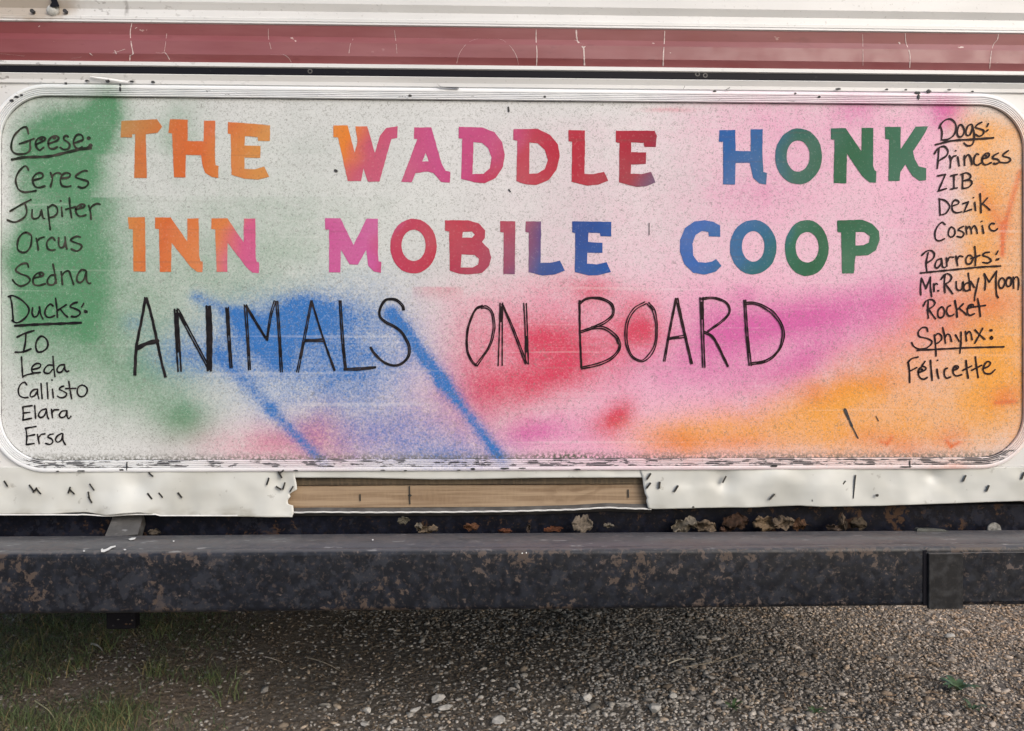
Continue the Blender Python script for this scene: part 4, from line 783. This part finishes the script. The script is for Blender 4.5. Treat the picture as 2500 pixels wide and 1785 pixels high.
# ------------------------------------------------------------------ dry leaves caught between bumper and chassis
def leaf(px, py, wpx, hpx, col, label, crumple=.5, seed=0, Y=-.008, rot=0):
    rr = random.Random(seed); n, mm = 26, 16; v, f, tint = [], [], []
    sx, sz = wpx / 1400 / 2 * 1.15, hpx / 1400 / 2 * 1.05
    for j in range(mm + 1):
        for i in range(n + 1):
            u = -1 + 2 * i / n; t = -1 + 2 * j / mm
            wv = math.sqrt(max(0.0, 1 - (u * .98) ** 2)) * (.82 + .16 * math.sin(7 * u + seed) + .08 * math.sin(17 * u + 2 * seed + 2 * (t > 0)))
            x, z = u, t * wv
            nz = mnoise.noise(Vector((u * 1.6 + seed * 3, t * 1.4, seed))); n2 = mnoise.noise(Vector((u * 5 + seed, t * 5, seed * 2))); n3 = mnoise.noise(Vector((u * 14, t * 14, seed)))
            fold = math.sin(2.6 * u + 1.7 * t + seed) * .5 + .5 * math.sin(4.1 * t - 1.3 * u + 2 * seed)
            x += crumple * (.25 * nz + .12 * fold); z += crumple * (.30 * nz + .10 * n2)
            a = R(rot + 25 * math.sin(seed * 2.3)); x, z = x * math.cos(a) - z * math.sin(a), x * math.sin(a) + z * math.cos(a)
            v.append((x * sx, crumple * (.011 * fold + .005 * n2) + .004 * abs(t), z * sz))
            k_ = max(.25, 1 + .55 * n2 + .5 * n3) * (.6 if abs(t) < .10 else 1) * (.8 if abs(math.sin(9 * (u + abs(t) * .6))) < .25 else 1); tint.append((*[min(1, c * k_ * .40) for c in col], 1))
    for j in range(mm):
        for i in range(n): a = j * (n + 1) + i; f.append((a, a + 1, a + n + 2, a + n + 1))
    o = mesh('dry_leaf', v, f, MAT['leaf'], smooth=True); o.location = P(px, py, Y)
    o.data.attributes.new('tint', 'FLOAT_COLOR', 'POINT').data.foreach_set('color', np.array(tint, np.float32).ravel())
    tag(o, label, 'dry leaf', 'dry leaves caught behind the bumper')
MAT['leaf'] = vcol_mat('dry_leaf', .85, 320, .3)
tan, dk, rd_, pale = (.36, .27, .19), (.11, .062, .042), (.25, .095, .05), (.42, .36, .28)
for a in [(985, 1271, 26, 20, (.22, .2, .15), 'small round olive leaf left of the middle of the gap behind the bumper', .3, 1),
    (1022, 1287, 16, 22, pale, 'narrow pale leaf scrap just left of the tan curled leaf behind the bumper', .6, 2), (1045, 1294, 42, 22, tan, 'tan curled leaf left of the middle, behind the bumper', .6, 3),
    (1150, 1287, 34, 22, (.3, .14, .075), 'reddish leaf with pale tip under the right end of the nailed board', .5, 4), (1232, 1297, 30, 12, rd_, 'tiny red leaf scrap peeping over the bumper at its middle', .5, 5),
    (1352, 1293, 42, 16, rd_, 'flat red leaf just left of the big upright leaf', .6, 6), (1423, 1281, 44, 48, (.40, .33, .26), 'largest leaf, pale brown and standing upright behind the bumper', .35, 7),
    (1487, 1284, 22, 12, pale, 'pale curled sliver of leaf right of the big upright leaf', .5, 8), (1672, 1284, 54, 42, pale, 'pale crumpled leaf below the right end of the tear', .9, 9), (1722, 1287, 50, 36, tan, 'brown crumpled leaf leaning against the pale crumpled one', .9, 10),
    (1766, 1294, 14, 16, (.34, .19, .13), 'small pinkish leaf scrap between two crumpled leaf heaps', .4, 11), (1797, 1277, 58, 40, dk, 'dark brown leaf deep in the gap behind the bumper', .8, 12),
    (1868, 1280, 46, 44, (.38, .27, .17), 'golden tan crumpled leaf right of the dark brown leaf', .9, 13), (1915, 1277, 46, 34, tan, 'wide tan leaf behind the golden one', .8, 14), (1953, 1282, 30, 34, (.26, .14, .08), 'red brown leaf at the right end of the leaf heap', .7, 15),
    (2034, 1289, 30, 20, (.25, .18, .14), 'shrivelled stalky leaf standing alone right of the heap', .9, 16), (2058, 1278, 18, 40, (.24, .18, .13), 'thin upright leaf stalk right of the heap', .7, 17), (2098, 1280, 38, 34, (.17, .13, .09), 'dull brown folded leaf left of the plastic strip', .6, 18),
    (376, 1300, 24, 18, (.17, .14, .11), 'round brown leaf lump beside the grey gusset', .5, 19), (1290, 1290, 10, 26, (.16, .12, .1), 'thin dark leaf stem sticking up at the middle of the gap', .5, 20)]:
    leaf(*a)
bm = bmesh.new(); q0, q1 = P(2236, 1297, -.037), P(2312, 1297, -.037); q0.z = q1.z = ztop + .0032; n = 14; v, f = [], []
for i in range(n + 1):
    t = i / n; q = q0.lerp(q1, t); h = .0042 * math.sin(math.pi * min(1, .25 + t * .75)) ** .6 + .0006; bmp = .002 if i == 1 else 0
    for y, z in ((-.004, 0), (-.004, h + bmp), (.004, h + bmp), (.004, 0)): v.append((q.x, q.y + y, q.z - .003 + z))
    if i: a = 4 * (i - 1); f += [(a + j, a + 4 + j, a + 4 + (j + 1) % 4, a + (j + 1) % 4) for j in range(4)]
f += [(0, 1, 2, 3), tuple(4 * n + j for j in (3, 2, 1, 0))]
bm.free(); strip = mesh('plastic_strip', v, f, plain('dark_green_plastic', (.07, .075, .068), .35, 80)); tag(strip, 'dark tapered plastic strip lying on the back edge of the bumper', 'strip')

# ------------------------------------------------------------------ gravel, grass, litter
def ico(sub=1):
    b = bmesh.new(); bmesh.ops.create_icosphere(b, subdivisions=sub, radius=1); b.verts.ensure_lookup_table()
    vv = np.array([v_.co[:] for v_ in b.verts]); ff = np.array([[v_.index for v_ in fc.verts] for fc in b.faces]); b.free(); return vv, ff
def ghv(x, y): return np.array([gh(a, b) for a, b in zip(x, y)])
IV, IF = ico(1); KINDS = []
for kx in range(24):
    d = rng.normal(size=(9, 3)); d /= np.linalg.norm(d, axis=1)[:, None]; c = rng.uniform(.55, .95, 9)
    s_ = np.ones(len(IV))
    for dd, cc in zip(d, c): p = IV @ dd; s_ = np.where(p > cc, np.minimum(s_, cc / np.maximum(p, 1e-6)), s_)
    KINDS.append(IV * (s_ * rng.uniform(.9, 1.1, len(IV)))[:, None])
def rocks(nm, x, y, r, tint, flat=.6, sink=.25):
    n = len(x); kinds = rng.integers(0, 24, n); z = ghv(x, y); nv = len(IV); V = np.empty((n, nv, 3))
    a = rng.uniform(0, 2 * np.pi, n); el = rng.uniform(.65, 1.45, n); fl = rng.uniform(flat * .7, flat * 1.3, n); tl = rng.normal(0, .25, n)
    K = np.array(KINDS)[kinds]; X_ = K[:, :, 0] * (r * el)[:, None]; Y_ = K[:, :, 1] * (r / el)[:, None]; Z_ = K[:, :, 2] * (r * fl)[:, None] + X_ * np.sin(tl)[:, None]
    V[:, :, 0] = x[:, None] + X_ * np.cos(a)[:, None] - Y_ * np.sin(a)[:, None]; V[:, :, 1] = y[:, None] + X_ * np.sin(a)[:, None] + Y_ * np.cos(a)[:, None]
    V[:, :, 2] = (z + r * fl * (1 - 2 * sink))[:, None] + Z_
    F = (IF[None] + (np.arange(n) * nv)[:, None, None]).reshape(-1, 3)
    me = bpy.data.meshes.new(nm); me.vertices.add(n * nv); me.vertices.foreach_set('co', V.astype(np.float32).ravel())
    me.loops.add(F.size); me.loops.foreach_set('vertex_index', F.astype(np.int32).ravel()); me.polygons.add(len(F))
    me.polygons.foreach_set('loop_start', np.arange(0, F.size, 3, dtype=np.int32)); me.update(calc_edges=True)
    t4 = np.concatenate([np.repeat(tint, nv, 0), np.ones((n * nv, 1))], 1).astype(np.float32)
    me.attributes.new('tint', 'FLOAT_COLOR', 'POINT').data.foreach_set('color', t4.ravel())
    return link(nm, me, MAT['stone'])
MAT['stone'] = vcol_mat('limestone_gravel', .9, 150, .35)
def scatter(n, x0, x1, y0, y1, dens):
    x = rng.uniform(x0, x1, n); y = rng.uniform(y0, y1, n); k_ = rng.uniform(0, 1, n) < dens(x, y); return x[k_], y[k_]
def nz(x, y, s, o=0): return np.array([mnoise.noise(Vector((a * s, b * s, o))) for a, b in zip(x, y)])
def tints(n, x, y):
    g_ = rng.uniform(.19, .40, n); warm = np.clip((x - .3) / 1.2, 0, 1); brown = rng.uniform(0, 1, n) < (.18 + .35 * warm)
    c = np.stack([g_ * 1.02, g_ * .96, g_ * .88], 1); c = c * (1 - .0 * warm[:, None]) ; c[brown] *= np.array([.95, .83, .71]); c *= 1 + warm[:, None] * np.array([.16, .0, -.12]); dark = rng.uniform(0, 1, n) < .18; c[dark] *= .5
    return c
dl = lambda x, y: np.clip((x + .45 + .55 * (y < .85) * 0 + .5 * nz(x, y, 1.6, 2)) / .7, .16, 1)
x, y = scatter(150000, -1.9, 1.9, -.14, 1.45, dl); r = .0018 + .0042 * rng.uniform(0, 1, len(x)) ** 2
rk = rocks('gravel', x, y, r, tints(len(x), x, y) * 1.4, .55, .36); tag(rk, 'small grey and brown gravel chips covering the ground under the trailer', 'gravel', kind='stuff')
x, y = scatter(5500, -1.9, 1.9, -.14, 1.45, lambda x, y: np.clip(dl(x, y) - .12, 0, 1) * np.where(np.abs(x - .05) < .75, 1, .45)); r = .0055 + .0085 * rng.uniform(0, 1, len(x)) ** 2.2
rk2 = rocks('coarse_gravel', x, y, r, tints(len(x), x, y) * 1.4, .40, .34); tag(rk2, 'coarser pale limestone gravel strewn among the small chips', 'gravel', kind='stuff')
x, y = scatter(60000, -1.9, 1.0, -.14, 1.45, lambda x, y: 1 - .85 * dl(x, y)); k_ = rng.uniform(.6, 1.35, len(x))[:, None] * np.array([.165, .132, .102])
cr = rocks('dirt_crumbs', x, y, .0012 + .0040 * rng.uniform(0, 1, len(x)) ** 2.5, k_, .6, .3); tag(cr, 'brown crumbs of dry dirt on the bare patches', 'dirt', kind='stuff')
x, y = scatter(70000, -3.0, 3.0, -2.0, -.14, lambda x, y: np.clip((x + 1.1 + .5 * nz(x, y, 1.6, 2)) / .7, .16, 1)); rk3 = rocks('loose_gravel', x, y, .003 + .009 * rng.uniform(0, 1, len(x)) ** 2, tints(len(x), x, y)); tag(rk3, 'loose gravel on the open ground in front of the bumper', 'gravel', kind='stuff')
def one_stone(px, py, wpx, col, label, flat=.55, seed=0):
    q = G(px, py); r_ = wpx / 2 * q.y / 1900 + wpx / 2 * 1.357 / 1900; vv, ff = ico(3); rg = np.random.default_rng(seed); d = rg.normal(size=(12, 3)); d /= np.linalg.norm(d, axis=1)[:, None]; c = rg.uniform(.5, .9, 12)
    s_ = np.ones(len(vv))
    for dd, cc in zip(d, c): p = vv @ dd; s_ = np.where(p > cc, np.minimum(s_, cc / np.maximum(p, 1e-6)), s_)
    vv = vv * s_[:, None] * np.array([1, .75, flat]) * r_
    o = mesh('stone', vv.tolist(), ff.tolist(), MAT['stone1']); o.location = (q.x, q.y, gh(q.x, q.y) + r_ * flat * .35 + .006); o.rotation_euler = (rg.uniform(-.2, .2), rg.uniform(-.2, .2), rg.uniform(-.5, .5))
    tag(o, label, 'stone', 'larger stones in the gravel')
MAT['stone1'] = plain('pale_limestone', (.46, .445, .42), .9, 60, .3)
for i, a in enumerate([(1600, 1755, 44, 0, 'largest stone, a pale wedge at the bottom right of the middle', .6), (1070, 1712, 42, 0, 'flat topped grey stone left of the middle of the gravel', .55), (1088, 1735, 40, 0, 'long flat stone just below the flat topped grey one', .35),
    (1216, 1776, 40, 0, 'rounded pale stone at the bottom edge of the middle', .6), (1433, 1720, 26, 0, 'buff stone above and left of the largest pale wedge', .7), (897, 1737, 24, 0, 'brownish pitted stone where the dirt meets the gravel', .7), (2318, 1552, 26, 0, 'white stone near the foot of the splice plate', .5), (1015, 1735, 30, 0, 'low grey oval stone left of the long flat stone', .4), (1645, 1725, 24, 0, 'grey stone above and right of the largest pale wedge', .6), (892, 1765, 30, 0, 'thin white stone in the bare dirt at the bottom edge', .35)]):
    one_stone(a[0], a[1], a[2], None, a[4], a[5], 40 + i)
def blades(nm, base, hgt, wid, tint, lean=.6, seg=3):
    n = len(base); v = np.empty((n, (seg + 1) * 2, 3)); a = rng.uniform(0, 2 * np.pi, n); ln = rng.uniform(.2, 1, n) * lean; b = rng.uniform(0, 2 * np.pi, n)
    for s_ in range(seg + 1):
        t = s_ / seg; off = ln * hgt * t ** 1.7; w_ = wid * (1 - t * .9) / 2
        cx_ = base[:, 0] + np.cos(a) * off; cy_ = base[:, 1] + np.sin(a) * off; cz_ = base[:, 2] + hgt * (t - .35 * ln * t * t)
        v[:, 2 * s_] = np.stack([cx_ - np.cos(b) * w_, cy_ - np.sin(b) * w_, cz_], 1); v[:, 2 * s_ + 1] = np.stack([cx_ + np.cos(b) * w_, cy_ + np.sin(b) * w_, cz_], 1)
    k_ = (seg + 1) * 2; q = np.array([[2 * s_, 2 * s_ + 1, 2 * s_ + 3, 2 * s_ + 2] for s_ in range(seg)]); F = (q[None] + (np.arange(n) * k_)[:, None, None]).reshape(-1, 4)
    me = bpy.data.meshes.new(nm); me.vertices.add(n * k_); me.vertices.foreach_set('co', v.astype(np.float32).ravel()); me.loops.add(F.size); me.loops.foreach_set('vertex_index', F.astype(np.int32).ravel())
    me.polygons.add(len(F)); me.polygons.foreach_set('loop_start', np.arange(0, F.size, 4, dtype=np.int32)); me.update(calc_edges=True)
    me.attributes.new('tint', 'FLOAT_COLOR', 'POINT').data.foreach_set('color', np.concatenate([np.repeat(tint, k_, 0), np.ones((n * k_, 1))], 1).astype(np.float32).ravel())
    return link(nm, me, MAT['blade'])
MAT['blade'] = vcol_mat('grass_blades', .7, 300, .2)
def gtint(n):
    g_ = rng.uniform(.5, 1.25, n)[:, None]; c = g_ * np.array([.115, .155, .082]); dry = rng.uniform(0, 1, n) < .22; c[dry] = rng.uniform(.6, 1.1, dry.sum())[:, None] * np.array([.24, .20, .12]); return c
def gd(x, y):
    px, py = to_px(x, y, np.zeros(len(x))); m_ = np.clip((620 - px + 260 * nz(x, y, 2.6, 4)) / 380, 0, 1)
    m_ = m_ * np.clip(.66 + 1.6 * nz(x, y, 4.2, 9) + .25 * (px < 300), .04, 1)
    for cx_, cy_, r_ in ((330, 1690, 95), (460, 1710, 110), (1000, 1720, 80)): m_ *= 1 - .9 * np.exp(-(((px - cx_) / (r_ * 1.4)) ** 2 + ((py - cy_) / (r_ * .35)) ** 2))
    return m_
x, y = scatter(120000, -1.9, .1, -.12, 1.6, gd); b = np.stack([x, y, ghv(x, y)], 1); n = len(x)
gs = blades('grass', b, rng.uniform(.007, .026, n), rng.uniform(.0013, .0030, n), gtint(n), 1.5); tag(gs, 'patchy short green grass growing in the dirt on the left', 'grass', kind='stuff')
bl_ = []                                              # taller tufts at the front edge
for px, py, k_ in ((60, 1770, 60), (110, 1785, 70), (200, 1780, 60), (265, 1745, 110), (300, 1770, 80), (160, 1790, 60), (20, 1755, 60), (330, 1740, 50), (240, 1800, 80), (90, 1680, 40), (200, 1640, 50), (380, 1650, 60), (520, 1660, 60), (120, 1540, 60), (60, 1600, 50), (250, 1590, 50), (380, 1560, 50), (560, 1690, 30)):
    q = G(px, py)
    for _ in range(k_): bl_.append((q.x + random.gauss(0, .018), q.y + random.gauss(0, .018), 0))
b = np.array(bl_); b[:, 2] = ghv(b[:, 0], b[:, 1]); n = len(b); gt = blades('grass_tufts', b, rng.uniform(.018, .052, n), rng.uniform(.0014, .0028, n), gtint(n) * np.array([1.15, 1.15, 1.0]), 1.0, 4); tag(gt, 'taller green grass tufts along the front edge of the grass', 'grass', kind='stuff')
def strands(n, dens, x0, x1, lo, hi, w0, w1, tone):
    x, y = scatter(n, x0, x1, -.12, 1.5, dens); n = len(x); a = rng.uniform(0, 2 * np.pi, n); L = rng.uniform(lo, hi, n); w_ = rng.uniform(w0, w1, n) * .38; z = ghv(x, y) + rng.uniform(.004, .014, n); bend = rng.normal(0, .25, n)
    v = np.empty((n, 8, 3)); tilt = rng.normal(0, .18, n)
    for s_ in range(4):
        t = s_ / 3 - .5; hw = w_ * (.35, 1, .9, .25)[s_]; ox = np.cos(a) * L * t - np.sin(a) * bend * L * t * t * 2; oy = np.sin(a) * L * t + np.cos(a) * bend * L * t * t * 2; zz_ = z + tilt * L * t
        for k_, sg in ((0, -1), (1, 1)): v[:, 2 * s_ + k_] = np.stack([x + ox - sg * np.sin(a) * hw, y + oy + sg * np.cos(a) * hw, zz_ + .3 * sg * hw], 1)
    q = np.array([[2 * s_, 2 * s_ + 1, 2 * s_ + 3, 2 * s_ + 2] for s_ in range(3)]); F = (q[None] + (np.arange(n) * 8)[:, None, None]).reshape(-1, 4)
    g_ = rng.uniform(.45, 1.2, n)[:, None] * np.array(tone)
    return v.reshape(-1, 3), F, np.repeat(g_, 8, 0)
v1, F1, t1 = strands(5200, lambda x, y: np.clip(.9 - (x + .3) * 1.2, .10, 1), -2.4, 2.2, .012, .045, .0012, .003, (.26, .21, .15))
v2, F2, t2 = strands(2600, lambda x, y: np.clip((x - .2) * 1.0, .05, 1), -1, 2.3, .010, .03, .002, .005, (.22, .15, .10))
me = bpy.data.meshes.new('straw_litter'); me.from_pydata(np.concatenate([v1, v2]).tolist(), [], np.concatenate([F1, F2 + len(v1)]).tolist())
me.attributes.new('tint', 'FLOAT_COLOR', 'POINT').data.foreach_set('color', np.concatenate([np.concatenate([t1, t2]), np.ones((len(t1) + len(t2), 1))], 1).astype(np.float32).ravel())
st_ = link('straw_litter', me, MAT['blade']); tag(st_, 'dry straw and wood chips scattered over dirt and gravel', 'litter', kind='stuff')
def twig(pts, r_, label, col=(.33, .28, .21), nm='dry_twig'):
    v, f = [], []; pl_ = catmull(pts, 6)
    for i, p in enumerate(pl_):
        q = G(p.x, p.y); q.z = gh(q.x, q.y) + .010 + .006 * math.sin(math.pi * i / len(pl_))
        for a in range(6): v.append(q + Vector((0, math.cos(a * math.pi / 3), math.sin(a * math.pi / 3))) * r_ * (1 - .5 * i / len(pl_)))
        if i: b_ = 6 * (i - 1); f += [(b_ + a, b_ + (a + 1) % 6, b_ + 6 + (a + 1) % 6, b_ + 6 + a) for a in range(6)]
    o = mesh(nm, v, f, plain(nm, col, .8, 90, .3)); tag(o, label, 'twig', 'dry twigs on the ground')
twig([(1630, 1642), (1665, 1638), (1697, 1633)], .0016, 'short straight pale twig in the gravel right of the middle', (.5, .46, .38))
twig([(1670, 1653), (1740, 1645), (1800, 1628), (1835, 1606), (1860, 1603)], .0011, 'long curved thin twig beside the short straight pale one')
twig([(642, 1612), (668, 1624), (690, 1627)], .0014, 'short bent pale twig in the dark dirt left of the middle', (.42, .36, .3)); twig([(750, 1614), (790, 1632), (830, 1645)], .0015, 'dull twig right of the short bent pale one')
twig([(85, 1720), (115, 1748), (140, 1775)], .0016, 'slanting straw stalk leading down into the front grass tuft', (.45, .42, .26)); twig([(222, 1586), (240, 1597), (250, 1608)], .0028, 'thick pale curved twig among the grass', (.42, .39, .33))
twig([(2220, 1668), (2270, 1676), (2320, 1684)], .0016, 'dark straight twig pointing at the leafy weed', (.06, .045, .035)); twig([(1550, 1530), (1590, 1512)], .0014, 'straight brown twig under the middle of the bumper', (.24, .2, .16))
def weed(px, py, n, L, wd, label, seed):
    rr = random.Random(seed); q = G(px, py); z0 = gh(q.x, q.y); root = link('weed', None); root.location = (q.x, q.y, z0); tag(root, label, 'weed', 'weeds in the gravel')
    for i in range(n):
        a = 2 * math.pi * i / n + rr.uniform(-.3, .3); l_ = L * rr.uniform(.6, 1.15); up = rr.uniform(.25, .8); v, f = [], []
        for s_ in range(7):
            t = s_ / 6; w_ = wd * math.sin(math.pi * min(1, .08 + .92 * t)) ** .7 * (1 if t < 1 else .05); rad = l_ * t; z = .006 + l_ * up * math.sin(t * 2.1) * .7
            for o_, zz_ in ((-1, .25), (0, 0), (1, .25)): v.append((math.cos(a) * rad - math.sin(a) * o_ * w_, math.sin(a) * rad + math.cos(a) * o_ * w_, z + zz_ * w_))
            if s_: b_ = 3 * (s_ - 1); f += [(b_, b_ + 1, b_ + 4, b_ + 3), (b_ + 1, b_ + 2, b_ + 5, b_ + 4)]
        mesh('leaf', v, f, MAT['weed'], root, smooth=True)
MAT['weed'] = plain('weed_leaf', (.075, .125, .055), .5, 120, .3)
weed(2338, 1692, 11, .038, .0062, 'broad leaved green weed in the gravel on the right', 3); weed(2375, 1738, 8, .024, .0030, 'small thin weed below the broad leaved one', 4)
weed(1790, 1755, 9, .022, .0028, 'small dull weed at the bottom edge, right of the largest stone', 5); weed(1990, 1760, 8, .020, .0028, 'tiny pale green weed at the bottom edge, farther right', 6)
